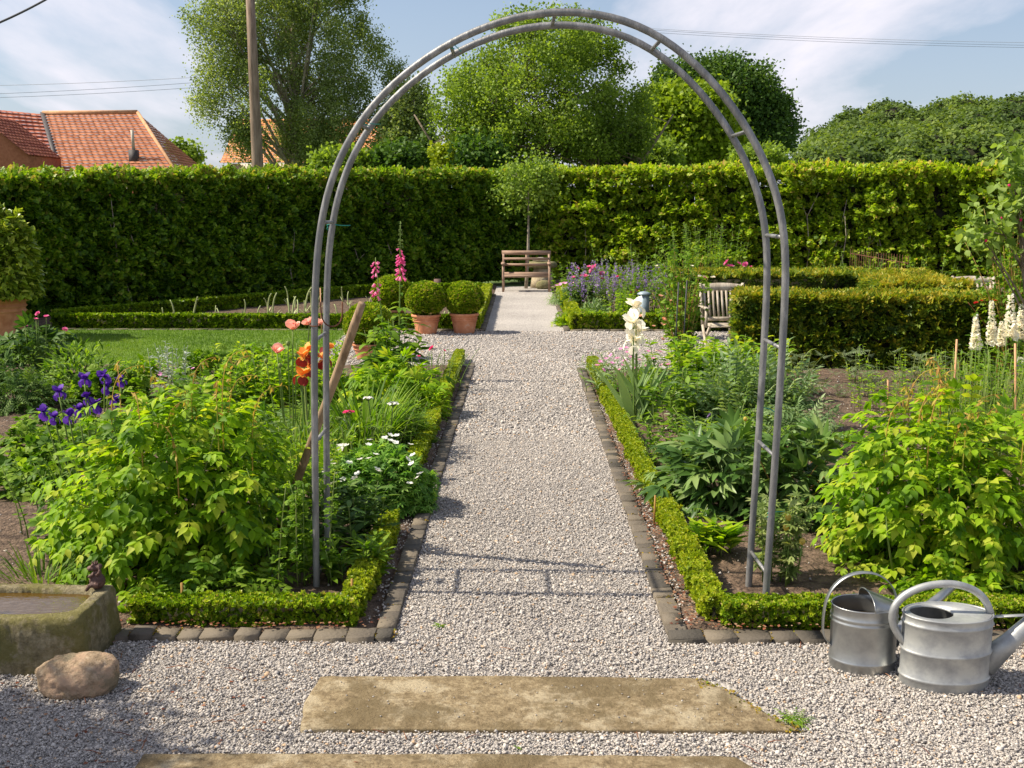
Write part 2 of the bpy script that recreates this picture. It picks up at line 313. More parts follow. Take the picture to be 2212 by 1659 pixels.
PEACH = petal('peach_petal', [(.82, .40, .22), (.86, .55, .38), (.88, .72, .58)]); MAG = petal('magenta_petal', [(.60, .02, .16), (.75, .05, .22), (.80, .12, .30)])
LPINK = petal('light_pink_petal', [(.70, .22, .50), (.80, .36, .62), (.85, .52, .72)]); REDF = petal('red_petal', [(.62, .03, .03), (.75, .06, .06)])
YELB = petal('yellow_bud', [(.45, .38, .05), (.55, .45, .10), (.55, .30, .12)])

T_TUFTR = t_merge([(T_RHOMB, (0, 0, 0), a, .45, .8) for a in (0, 1.26, 2.5, 3.77, 5.0)] + [(T_RHOMB, (0, 0, .12), .6, 1.2, .75), (T_RHOMB, (0, 0, .12), 3.6, 1.1, .75)])
T_SPRAY = t_merge([(T_RHOMB, (0, y, 0), s * .9, -.1, .5) for y, s in ((0, 1), (.15, -1), (.35, 1), (.5, -1))] + [(T_RHOMB, (0, .6, 0), 0, -.15, .55)])
T_SPRAYF = t_merge([(T_OVATE, (0, y, 0), s * .9, -.1, .52) for y, s in ((0, 1), (.18, -1), (.38, 1), (.52, -1))] + [(T_OVATE, (0, .62, 0), 0, -.2, .55)])
T_YEW = t_merge([(([(0, 0, 0), (-.21, .4, .05), (0, 1, 0), (.21, .4, .05)], [(0, 3, 2), (0, 2, 1)]), (0, y, 0), s * .75, .1, .6) for y in (0, .3, .6) for s in (1, -1)])
T_FLAT = ([(0, 0, 0), (-.5, .5, 0), (0, 1, 0), (.5, .5, 0)], [(0, 3, 2, 1)])

# ---------------------------------------------------------------- hedges
def hedge(name, label, cat, pts, width, height, T, size, dens, mat, seed, depth=.10, bump=.04, parent=None, up=.3, out=.7, topv=.0, topfuzz=.0, rr=(.0, 1.0), group=None, twigs=0, ends=True, wild=.25, inset=.9, back=1.0):
    R = RNG(seed); mb = MB(); core = MB(); tw = MB(); org = np.array([pts[0][0], pts[0][1], 0.0])
    root = parent if parent is not None else thing(name, label, cat, org, 0, group)
    hs = list(height) if isinstance(height, (list, tuple)) else [height] * len(pts)
    for i in range(len(pts) - 1):
        h0, h1 = hs[i], hs[i + 1]; height = max(h0, h1); a = np.array([*pts[i], 0.0]) - org; b = np.array([*pts[i + 1], 0.0]) - org; L = np.linalg.norm(b - a); t = (b - a) / L; nn = np.array([-t[1], t[0], 0])
        for kind in ('a', 'b', 't', 'e', 'f'):
            if kind in 'ab': area = L * height
            elif kind == 't': area = L * width
            elif kind == 'e': area = width * height if (ends and i == 0) else 0
            else: area = width * height if (ends and i == len(pts) - 2) else 0
            n = int(area * dens * (1.25 if kind == 't' else back if kind == 'a' else 1))
            if not n: continue
            s = R.random(n) * L; z = R.random(n) ** .92 * height; q = (R.random(n) - .5) * width
            if kind == 'a': q[:] = width / 2; fn = nn
            elif kind == 'b': q[:] = -width / 2; fn = -nn
            elif kind == 't': z[:] = height; fn = np.array([0, 0, 1.0])
            elif kind == 'e': s[:] = 0; fn = -t
            else: s[:] = L; fn = t
            z = z * (h0 + (h1 - h0) * s / L) / height; zr = z / (h0 + (h1 - h0) * s / L)
            P = a + t * s[:, None] + nn * q[:, None] + np.array([0, 0, 1.0]) * z[:, None]
            w = wob(P, .55 / max(width, .3), seed, 3); w2 = wob(P, 2.2 / max(width, .3), seed + 5, 2)
            dd = -np.abs(R.normal(0, 1, n)) * depth * .6 + bump * (w + .6 * w2)
            if kind == 't': dd = dd * .45 + topfuzz * R.random(n) ** 3
            keep = (R.random(n) < 1.0 - wild * (w2 < -.35)); P = P + fn * dd[:, None]
            ax = _n(fn * out + np.array([0, 0, up]) + R.normal(0, .55, (n, 3))); nr = _n(np.array([0, 0, .75]) + fn * .5 + R.normal(0, .4, (n, 3)))
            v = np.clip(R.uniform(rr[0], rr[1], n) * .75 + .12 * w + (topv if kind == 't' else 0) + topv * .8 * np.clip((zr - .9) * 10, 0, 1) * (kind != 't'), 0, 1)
            P = P[keep]; mb.tpl(T, P - ax[keep] * size * .3, ax[keep], nr[keep], size * R.uniform(.7, 1.2, len(P)), v[keep])
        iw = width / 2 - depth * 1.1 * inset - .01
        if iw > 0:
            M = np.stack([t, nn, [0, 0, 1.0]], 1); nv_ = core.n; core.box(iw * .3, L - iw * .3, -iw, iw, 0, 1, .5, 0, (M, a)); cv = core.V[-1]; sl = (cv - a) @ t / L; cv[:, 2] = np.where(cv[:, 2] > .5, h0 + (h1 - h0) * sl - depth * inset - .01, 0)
        for k in range(int(twigs * L)):
            s = R.random() * L; sg = R.choice([-1, 1]); x = a + t * s + nn * sg * (width / 2 - depth * R.uniform(.0, .5)); hh = R.uniform(.35, .85) * height
            tw = MB(); p = [x + t * R.normal(0, .03), x + t * R.normal(0, .08) + [0, 0, hh * .35], x + t * R.normal(0, .14) + [0, 0, hh * .7], x + t * R.normal(0, .2) + nn * R.normal(0, .06) + [0, 0, hh]]
            tw.tube(p, [.018, .015, .011, .005], 5, R.random())
            for j in range(3):
                c0 = p[R.integers(1, 3)]; tw.tube([c0, c0 + t * R.normal(0, .18) + [0, 0, R.uniform(.1, .3)]], [.008, .003], 4, R.random())
            tw.build('branch', BARKL, root, True)
    mb.build('foliage', mat, root); core.build('shade_core', SHADEG, root)  # solid dark box behind the leaves, painted as the shade inside the hedge
    return root

# ---------------------------------------------------------------- garden plants (all generated around the plant's own base)
def mound(name, label, cat, base, rx, ry, h, n, T, size, mat, seed, shell=.5, droop=.2, jit=.35, stems=14, stem_mat=None, group=None, lumps=.16, upn=1.0, vr=(0, 1), zb=.02, build=True, rz=0, sq=2.0):
    R = RNG(seed); root = thing(name, label, cat, base, rz, group)
    d = rdir(R, n); d[:, 2] = np.abs(d[:, 2]) * R.choice([1, 1, 1, 1, -.25], n); d = _n(d)
    rr = R.uniform(shell ** 2, 1, n) ** .5 * (1 + lumps * wob(d * 1.6, 1.0, seed) + lumps * .5 * wob(d * 5, 1.0, seed + 1))
    zz = np.sign(d[:, 2]) * np.abs(d[:, 2]) ** (2 / sq); P = np.stack([d[:, 0] * rx * rr, d[:, 1] * ry * rr, np.maximum(zb, h * .12 + zz * rr * h * .9)], 1)
    ax = _n(np.stack([d[:, 0], d[:, 1], d[:, 2] * .6 - droop], 1) + R.normal(0, jit, (n, 3))); nr = _n(np.stack([d[:, 0] * .5, d[:, 1] * .5, np.full(n, upn)], 1) + R.normal(0, jit * .7, (n, 3)))
    mb = MB(); mb.tpl(T, P - ax * size * .5, ax, nr, size * R.uniform(.65, 1.15, n), R.uniform(vr[0], vr[1], n))
    mb.build('foliage', mat, root)
    if stems:
        st = MB(); id_ = R.choice(n, min(stems, n), False)
        for i in id_:
            q = P[i]; st.tube([[q[0] * .25, q[1] * .25, 0], [q[0] * .55, q[1] * .55, q[2] * .6], q], [.006, .005, .003], 5, R.random())
        st.build('stems', stem_mat or STEM, root, True)
    return root, P, d

def stalks(name, label, cat, base, n, spread, height, T, size, per, mat, seed, lean=.12, bottom=.1, stem_mat=None, group=None, up=.4, taper=.5, hv=.2, stem_r=.004, spray=.25, build_tips=True):
    """upright stems with leaves spiralling up them; returns the stem tips"""
    R = RNG(seed); root = thing(name, label, cat, base, 0, group); mb = MB(); st = MB(); tips = []
    for i in range(n):
        a = R.uniform(0, 2 * PI); q = spread * R.random() ** .6; b = np.array([math.cos(a) * q, math.sin(a) * q, 0]); hh = height * R.uniform(1 - hv, 1 + hv * .3)
        l = b * lean / max(spread, .01) * hh * 1.2 + np.array([*R.normal(0, lean * .5 * hh, 2), 0]); t = np.linspace(0, 1, 6)[:, None]
        pts = b + l * t ** 1.6 + np.array([0, 0, hh]) * t; st.tube(pts, stem_r * (1.1 - .6 * t[:, 0]), 5, R.random())
        k = per; tt = bottom + (1 - bottom) * np.sort(R.random(k)); P = b + l * (tt ** 1.6)[:, None] + np.array([0, 0, hh]) * tt[:, None]
        an = np.arange(k) * 2.4 + R.uniform(0, 6); o = np.stack([np.cos(an), np.sin(an), np.zeros(k)], 1)
        ax = _n(o + np.array([0, 0, up]) + R.normal(0, spray, (k, 3))); nr = _n(np.array([0, 0, 1.0]) - o * .3 + R.normal(0, spray, (k, 3)))
        mb.tpl(T, P, ax, nr, size * (1 - taper * tt) * R.uniform(.8, 1.15, k), R.random(k)); tips.append(pts[-1])
    mb.build('foliage', mat, root); st.build('stems', stem_mat or STEM, root, True)
    return root, tips

def put_flowers(root, proto_mesh_fn, places, name='flower', R=None):
    """places: (position, scale); the first is built, the rest are copies that share its mesh"""
    R = R or RNG(3); first = None
    for p, s in places:
        if first is None: o = first = proto_mesh_fn(root)
        else: o = first.copy(); COL.objects.link(o); o.parent = root
        o.location = [float(c) for c in p]; o.scale = (s, s, s); o.rotation_euler = (R.normal(0, .3), R.normal(0, .3), R.uniform(0, 6.28))
    return first
def f_disc(mat, T=T_FL8, eye=None):
    def fn(root):
        mb = MB(); mb.tpl(T, [[0, 0, 0]], [[0, 1, 0]], [[0, 0, 1.0]], [1.0], [.5]); V = mb
        mats = [mat]
        if eye: mb.lathe([(.18, 0), (.14, .1), (.02, .14)], 7, (0, 0, .03), .5, 1); mats.append(eye)
        o = mb.build('flower', mats, root); o.data.attributes['v'].data.foreach_set('value', np.linspace(.1, .9, len(o.data.vertices)).astype(np.float32)); return o
    return fn
def f_double(mat, rings=((8, 1.0, .15), (7, .8, .6), (6, .6, 1.0), (4, .4, 1.3)), eye=None):
    def fn(root):
        R = RNG(9); mb = MB()
        for n, L, pit in rings:
            a = np.arange(n) * 2 * PI / n + R.uniform(0, 3); o = np.stack([np.cos(a), np.sin(a), np.zeros(n)], 1); ax = _n(o * math.cos(pit) + np.array([0, 0, math.sin(pit)]) + R.normal(0, .1, (n, 3)))
            mb.tpl(T_PETAL, o * .06 + np.array([0, 0, .03 * L]), ax, -o * math.sin(pit) + np.array([0, 0, math.cos(pit)]), np.full(n, L * 1.0), R.random(n))
        return mb.build('flower', [mat], root)
    return fn
def f_iris(up_mat, fall_mat):
    def fn(root):
        R = RNG(4); mb = MB(); T = t_leaf(.42, .34, .12, .35)
        for k in range(3):
            a = k * 2.094; o = np.array([math.cos(a), math.sin(a), 0]); mb.tpl(T, [o * .05 + [0, 0, .1]], [_n(o * .25 + np.array([0, 0, 1.0]))], [-o], [.95], [R.random()], 0)
            mb.tpl(T, [o * .1 + [0, 0, .12]], [_n(o * .35 + np.array([0, 0, 1.0]) + R.normal(0, .15, 3))], [-o], [.8], [R.random()], 0)
            a += 1.047; o = np.array([math.cos(a), math.sin(a), 0]); mb.tpl(T, [o * .05 + [0, 0, .12]], [_n(o * .8 + np.array([0, 0, .1]))], [[0, 0, 1.0]], [.55], [R.random()], 0)
            mb.tpl(t_leaf(.46, .38, .1, .2), [o * .42 + [0, 0, .12]], [_n(o * .35 + np.array([0, 0, -1.0]))], [o], [.85], [R.random()], 1)
        mb.lathe([(.02, -.5), (.07, -.3), (.09, -.05), (.06, .15)], 6, (0, 0, 0), .5, 2)
        return mb.build('flower', [up_mat, fall_mat, STEM], root)
    return fn
def f_poppy(mat):
    def fn(root):
        R = RNG(5); mb = MB(); T = t_leaf(.55, .45, .12, -.28)
        for n, pit, L in ((3, .55, 1.0), (3, .75, .95), (3, 1.0, .8)):
            a = np.arange(n) * 2.094 + R.uniform(0, 3); o = np.stack([np.cos(a), np.sin(a), np.zeros(n)], 1)
            mb.tpl(T, o * .05, _n(o * math.cos(pit) + np.array([0, 0, math.sin(pit)])), -o * .6 + np.array([0, 0, .8]), np.full(n, L), R.random(n))
        mb.lathe([(.02, 0), (.14, .1), (.16, .28), (.02, .34)], 8, (0, 0, 0), .5, 1)
        return mb.build('flower', [mat, BURG], root)
    return fn
def spire(root, p0, p1, n, bell, mat, R, rad=.03, taper=.6, T=None, hang=-.5, name='flower_spike'):
    """bells or florets round the stem between p0 and p1"""
    p0 = np.array(p0, float); p1 = np.array(p1, float); t = np.sort(R.random(n)); a = np.arange(n) * 2.4; o = np.stack([np.cos(a), np.sin(a), np.zeros(n)], 1)
    P = p0 + (p1 - p0) * t[:, None] + o * rad * (1 - taper * t)[:, None] * .4
    ax = _n(o + np.array([0, 0, hang]) + R.normal(0, .2, (n, 3))); mb = MB()
    mb.tpl(T or T_BELL, P, ax, (np.array([0, 0, 1.0]) + 0 * P) if T is None else rdir(R, n), bell * (1 - taper * t), R.random(n)); return mb.build(name, mat, root)
def _bell():
    mb = MB(); mb.lathe([(.06, 0), (.2, .25), (.24, .65), (.36, 1.0)], 7); V = np.concatenate(mb.V)[:, [0, 2, 1]]; L = np.concatenate(mb.L).reshape(-1, 4); return V, [tuple(x) for x in L]
T_BELL = _bell()

# ---------------------------------------------------------------- trees
def tree(name, label, cat, base, lobes, ncl, per, cr, size, mat, seed, T=None, trunk=.18, trunk_h=None, bark=None, shell=.35, droop=0.0, stretch=1.0, limbs=26, group=None, holes=.25, hfreq=.35, twig=.012, multi=1, vshift=0, limb_lo=.35, boughs=0, rb=.6):
    """lobes: (x, y, z, rx, ry, rz) world ellipsoids that the crown fills"""
    R = RNG(seed); T = T or T_FLAT; base = np.array([base[0], base[1], base[2] if len(base) > 2 else 0.0]); root = thing(name, label, cat, base, 0, group)
    lob = np.array(lobes, float); w = (lob[:, 3] * lob[:, 5] * lob[:, 4]) ** .67; w /= w.sum(); C = []
    while len(C) < ncl:
        k = R.choice(len(lob), p=w); d = rdir(R, 1)[0]; q = R.uniform(shell ** 3, 1) ** (1 / 3.0); p = lob[k, :3] + d * q * lob[k, 3:6]
        if wob(p[None, :], hfreq, seed + 3, 2)[0] < -1 + 2 * holes * R.random(): continue
        if p[2] < .3: continue
        C.append(p)
    C = np.array(C)
    if boughs:                                          # leaf clusters gather round boughs, so gaps open between them
        B = C[:boughs]; dmin = np.linalg.norm(C[:, None, :] - B[None, :, :], axis=2); j = dmin.argmin(1); q = dmin.min(1)[:, None]
        C = B[j] + (C - B[j]) * np.minimum(1, rb / np.maximum(q, 1e-6)) ** .8 * np.array([1, 1, 1.0])
    C = C - base; n = ncl * per; off = R.normal(0, 1, (n, 3)) * cr * np.array([1, 1, stretch]); Cc = np.repeat(C, per, 0)
    if droop: off[:, 2] = -np.abs(off[:, 2])
    P = Cc + off; bv = R.normal(0, .12, max(1, boughs))[j] if boughs else 0
    v = np.clip(np.repeat(R.normal(.5, .12, ncl) + bv, per) + R.normal(0, .2, n) + vshift, 0, 1)
    ax = _n(R.normal(0, 1, (n, 3)) + np.array([0, 0, -.2 - droop])); nr = _n(R.normal(0, .7, (n, 3)) + np.array([0, 0, .8]))
    mb = MB(); mb.tpl(T, P, ax, nr, size * R.uniform(.6, 1.25, n), v); mb.build('crown', mat, root)
    tk = MB(); top = C.mean(0); hz_ = C[:, 2].max(); th = trunk_h if trunk_h is not None else hz_ * .75
    lm = MB()
    for m in range(multi):
        dx = (m - (multi - 1) / 2) * trunk * 2.4; tp = np.array([top[0] + dx * 5, top[1], th]); t = np.linspace(0, 1, 9)[:, None]
        pts = np.array([dx, 0, 0]) * (1 - t) + tp * t ** 1.0 * np.array([1, 1, 1]) + np.stack([np.sin(t[:, 0] * 5 + m) * trunk * .5, np.cos(t[:, 0] * 4) * trunk * .4, 0 * t[:, 0]], 1); pts[0] = [dx, 0, -.05]
        tk.tube(pts, trunk * (1.15 - t[:, 0]) ** .8 / multi ** .3, 9, .5)
        for i in R.choice(ncl, max(3, limbs // multi), False):
            c = C[i]; s = np.clip(R.uniform(limb_lo, .95) * (min(1, c[2] / max(th, .1)) if limb_lo < .5 else 1), .2, .97); j = s * 8; a = pts[int(j)] + (pts[min(8, int(j) + 1)] - pts[int(j)]) * (j - int(j))
            tt = np.linspace(0, 1, 6)[:, None]; mid = (a + c) / 2 + np.array([0, 0, np.linalg.norm(c - a) * .12]); cv = (1 - tt) ** 2 * a + 2 * tt * (1 - tt) * mid + tt ** 2 * c
            lm.tube(cv, trunk * .36 * (1.08 - tt[:, 0]) * (1.1 - s) + twig * .5, 5, R.random())
            for k2 in range(2):
                j2 = R.choice(ncl); c2 = C[np.argsort(np.linalg.norm(C - c, axis=1))[R.integers(1, min(14, ncl - 1))]]; b2 = cv[3]
                lm.tube([b2, (b2 + c2) / 2 + [0, 0, .03], c2], [twig * 1.4, twig, twig * .4], 4, R.random())
    tko = tk.build('trunk', bark or BARK, root, True); lm.build('limbs', bark or BARK, tko, True)
    return root
def lob(u, v, Y, ru, rv=None, ry=None):
    p = AT(u, v, Y); k = Y / F; return (p[0], p[1], p[2], ru * k, (ry if ry else ru * k), (rv or ru) * k)
# ================================================================ THE SETTING
XL, XR = -0.553, 0.633                      # gravel edges of the long path
def sheet(name, polys, z, mat, kind='structure', div=None, amp=0.0, seed=1, freq=1.0):
    mb = MB()
    for p in polys:
        if div is None:
            mb.raw([[x, y, z] for x, y in p], list(range(len(p))), [len(p)], .5)
        else:
            x0, y0, x1, y1 = p; nx = max(2, int((x1 - x0) / div)); ny = max(2, int((y1 - y0) / div)); X, Y = np.meshgrid(np.linspace(x0, x1, nx), np.linspace(y0, y1, ny))
            P = np.stack([X.ravel(), Y.ravel(), np.zeros(X.size)], 1); P[:, 2] = z + amp * wob(P[:, :2], freq, seed, 4)
            e = np.minimum.reduce([P[:, 0] - x0, x1 - P[:, 0], P[:, 1] - y0, y1 - P[:, 1]]); P[:, 2] = np.where(e < 1e-6, z - .06, P[:, 2])
            i = np.arange(ny - 1)[:, None] * nx + np.arange(nx - 1)[None, :]; L = np.stack([i, i + 1, i + nx + 1, i + nx], -1).ravel(); mb.raw(P, L, [4] * (len(L) // 4), .5)
    o = mb.build(name, mat, smooth=div is not None); o['kind'] = kind; return o
MEADOW = solid('meadow', (.05, .09, .02), (.09, .14, .03), 2, .95)
def gravel_mat():
    m = bpy.data.materials.new('gravel'); m.use_nodes = True; n = m.node_tree.nodes; l = m.node_tree.links; p = n['Principled BSDF']; p.inputs['Roughness'].default_value = .9
    tcn = n.new('ShaderNodeTexCoord'); v = n.new('ShaderNodeTexVoronoi'); v.inputs['Scale'].default_value = 75; l.new(tcn.outputs['Object'], v.inputs['Vector'])
    sp = n.new('ShaderNodeSeparateColor'); l.new(v.outputs['Color'], sp.inputs[0]); cr = n.new('ShaderNodeValToRGB'); e = cr.color_ramp.elements
    for q, c in ((0, (.24, .22, .205)), (.25, (.33, .305, .28)), (.6, (.40, .37, .34)), (1, (.52, .48, .44))):
        if q in (0, 1): x = e[0 if q == 0 else -1]; x.position = q
        else: x = e.new(q)
        x.color = rgba(c)
    l.new(sp.outputs[0], cr.inputs[0]); nz_ = n.new('ShaderNodeTexNoise'); nz_.inputs['Scale'].default_value = .9; nz_.inputs['Detail'].default_value = 5; l.new(tcn.outputs['Object'], nz_.inputs['Vector'])
    mr = n.new('ShaderNodeMapRange'); mr.inputs[1].default_value = .3; mr.inputs[2].default_value = .7; mr.inputs[3].default_value = .82; mr.inputs[4].default_value = 1.1; l.new(nz_.outputs['Fac'], mr.inputs[0])
    mu = n.new('ShaderNodeMixRGB'); mu.blend_type = 'MULTIPLY'; mu.inputs[0].default_value = 1; l.new(cr.outputs[0], mu.inputs[1]); l.new(mr.outputs[0], mu.inputs[2]); l.new(mu.outputs[0], p.inputs['Base Color'])
    b = n.new('ShaderNodeBump'); b.invert = True; b.inputs['Strength'].default_value = 1; b.inputs['Distance'].default_value = .008; l.new(v.outputs['Distance'], b.inputs['Height']); l.new(b.outputs[0], p.inputs['Normal'])
    return m
GRAVEL = gravel_mat()
PEB = leaf_mat('pebble', [(.20, .185, .175), (.29, .27, .25), (.37, .34, .315), (.44, .405, .37), (.58, .54, .49), (.48, .34, .22)], 0, rough=.85, spec=.15)
SOIL = solid('soil', (.06, .038, .025), (.17, .115, .078), 14, .97, bump=1.0, bscale=42, c3=(.115, .076, .05), p3=.5, dist=.04, detail=12)
LAWN = solid('lawn', (.08, .14, .015), (.12, .20, .02), 3, .9, bump=.5, bscale=150)
sheet('ground', [[(-400, -8), (400, -8), (400, 600), (-400, 600)]], -.10, MEADOW)
sheet('gravel_path', [[(-8, -3), (9, -3), (9, 4.36), (.66, 4.36), (.66, 12.2), (7.5, 12.2), (7.5, 17.2), (1.5, 16.1), (.66, 16.1), (.66, 25.2), (-.60, 25.2), (-.60, 16.1), (-2.6, 16.1), (-2.6, 12.4), (-.60, 12.4), (-.60, 4.36), (-8, 4.36)]], 0, GRAVEL)
sheet('soil', [(-9, 4.37, -.60, 12.42)], .02, SOIL, div=.07, amp=.014, seed=3)
sheet('soil', [(.68, 4.37, 10, 12.15)], .02, SOIL, div=.07, amp=.014, seed=4)
sheet('soil', [(-8.2, 16.15, -.60, 26)], .015, SOIL, div=.16, amp=.014, seed=5)
sheet('soil', [(.68, 16.15, 14, 27.5)], .015, SOIL, div=.2, amp=.014, seed=6)
sheet('soil', [(-14, 12.45, -7.3, 20)], .0, SOIL, div=.3, amp=.014, seed=7)
sheet('lawn', [[(-9.5, 12.43), (-2.58, 12.43), (-2.58, 16.14), (-7.4, 16.14), (-9.5, 15.2)]], .012, LAWN)
R = RNG(11); mb = MB(); n = 42000; P = np.stack([R.uniform(-7.4, -2.6, n), R.uniform(12.45, 16.1, n), np.full(n, .01)], 1)
mb.tpl(([(-.5, 0, 0), (.5, 0, 0), (.1, 1, .0)], [(0, 1, 2)]), P, _n(R.normal(0, .35, (n, 3)) + [0, 0, 1.0]), rdir(R, n), np.stack([np.full(n, .008), R.uniform(.02, .045, n), np.full(n, 1.0)], 1), np.clip(.45 + .35 * wob(P, .5, 8) + R.normal(0, .12, n), 0, 1))
tag(mb.build('lawn_grass', GRASSM), 'short mown green grass of the lawn', 'grass', kind='stuff')

# loose pebbles lying on the gravel
def pebble_T(seed):
    R = RNG(seed); V = np.array([(1, 0, 0), (0, 1, 0), (-1, 0, 0), (0, -1, 0), (0, 0, .62), (0, 0, -.5)], float) * R.uniform(.65, 1.2, (6, 1)) + R.normal(0, .12, (6, 3))
    return V, [(0, 1, 4), (1, 2, 4), (2, 3, 4), (3, 0, 4), (1, 0, 5), (2, 1, 5), (3, 2, 5), (0, 3, 5)]
R = RNG(21); mb = MB()
def scatter_peb(x0, x1, y0, y1, dens, r, z=0.004, sel=None):
    n = int((x1 - x0) * (y1 - y0) * dens); P = np.stack([R.uniform(x0, x1, n), R.uniform(y0, y1, n), R.uniform(0, .006, n) + z], 1)
    half = abs(P[:, 1]) * .53 + .25; P = P[abs(P[:, 0]) < half]
    if sel is not None: P = P[sel(P)]
    n = len(P)
    for k in range(4):
        q = P[k::4]; a = R.uniform(0, 2 * PI, len(q)); rs = r * np.exp(R.normal(0, .38, len(q)))
        v = np.clip(.5 + .12 * wob(q, .35, 40) + R.normal(0, .22, len(q)), 0, .86); v = np.where(R.random(len(q)) < .025, 1.0, v)
        mb.tpl(pebble_T(k), q, np.stack([np.cos(a), np.sin(a), R.normal(0, .25, len(q))], 1), np.stack([R.normal(0, .3, len(q)), R.normal(0, .3, len(q)), np.ones(len(q))], 1), rs, v)
inpath = lambda P: (P[:, 0] > XL - .01) & (P[:, 0] < XR + .01)
slab = lambda P0: (lambda P: ~((P[:, 1] > 3.53) & (P[:, 1] < 3.975) & (P[:, 0] > -.80) & (P[:, 0] < .80 + .19 * (3.975 - P[:, 1]) / .43)) & ~((P[:, 1] < 3.365) & (P[:, 0] > -1.3) & (P[:, 0] < .76)))(P0 + R.normal(0, .009, P0.shape))
scatter_peb(-2.6, 2.8, 3.0, 4.33, 17000, .0051, sel=slab)
scatter_peb(XL, XR, 4.33, 8.5, 14500, .0053, sel=inpath)
scatter_peb(XL, XR, 8.5, 16, 4200, .009, sel=inpath); scatter_peb(-2.6, 5.2, 12.45, 15.95, 1500, .011, sel=lambda P: ~inpath(P))
scatter_peb(-.70, -.63, 4.5, 9, 1300, .006, .02); scatter_peb(.72, .80, 4.5, 10, 2600, .006, .02)
scatter_peb(.85, 4.2, 4.7, 12, 60, .007, .03); scatter_peb(-4.5, -.8, 4.7, 12, 50, .007, .03)
tag(mb.build('pebbles', PEB), 'loose pale grey and white pebbles covering the paths', 'gravel', kind='stuff')
# little stones that strayed onto the slabs
# fallen twigs and bud scales
LITTER = leaf_mat('litter', [(.10, .03, .016), (.18, .06, .03), (.26, .13, .07), (.34, .24, .15)], 0, rough=.85)
R = RNG(31); mb = MB()
for k in range(130):
    x = R.normal(-1.5, .8) if R.random() < .6 else R.uniform(-2, 2.2); y = R.uniform(3.05, 4.3)
    if abs(x) > .55 * y or (abs(x) < .85 and 3.5 < y < 4.0): continue
    a = R.uniform(0, PI); L = abs(R.normal(.02, .035)) + .012; d = np.array([math.cos(a), math.sin(a), 0]); p = np.array([x, y, .016])
    mb.tube([p, p + d * L * .5 + [0, 0, .004] + R.normal(0, .003, 3), p + d * L + R.normal(0, .004, 3) * [1, 1, 0]], [.0018, .0016, .0008], 4, R.random())
n = 500; P = np.stack([R.choice([-1, 1], n) * 0 + R.uniform(-2.2, 2.3, n), R.uniform(4.40, 4.52, n), np.full(n, .045)], 1); P = P[(abs(P[:, 0] - .03) > .62)]
P2 = np.stack([R.uniform(.70, .80, 700), R.uniform(4.5, 9, 700), np.full(700, .04)], 1); P3 = np.stack([R.normal(-1.5, .6, 160), R.uniform(3.1, 4.0, 160), np.full(160, .013)], 1); P3 = P3[(abs(P3[:, 0]) > .9) | (P3[:, 1] > 4.02)]
P = np.concatenate([P, P2, P3]); mb.tpl(T_RHOMB, P, _n(R.normal(0, 1, P.shape) * [1, 1, .2]), [0, 0, 1.0], R.uniform(.008, .02, len(P)), R.random(len(P)))
tag(mb.build('fallen_twigs', LITTER), 'reddish brown fallen twigs and dry bud scales on the gravel', 'leaf litter', kind='stuff')

# kerbs of small setts
SETT = leaf_mat('sett', [(.07, .063, .052), (.105, .09, .072), (.14, .118, .09), (.18, .15, .11)], 0, rough=.85, spec=.25)
SETT.node_tree.nodes['Principled BSDF'].inputs['Roughness'].default_value = .8
def add_noise_bump(m, scale=60, dist=.006, st=.8):
    n = m.node_tree.nodes; l = m.node_tree.links; t = n.new('ShaderNodeTexCoord'); nz_ = n.new('ShaderNodeTexNoise'); nz_.inputs['Scale'].default_value = scale; nz_.inputs['Detail'].default_value = 6
    b = n.new('ShaderNodeBump'); b.inputs['Distance'].default_value = dist; b.inputs['Strength'].default_value = st; l.new(t.outputs['Object'], nz_.inputs['Vector']); l.new(nz_.outputs['Fac'], b.inputs['Height'])
    for q in n:
        if q.type == 'BSDF_PRINCIPLED': l.new(b.outputs[0], q.inputs['Normal'])
add_noise_bump(SETT)
MOSS = leaf_mat('moss', [(.16, .12, .015), (.30, .20, .02), (.10, .14, .02), (.30, .14, .04)], 0, rough=.95)
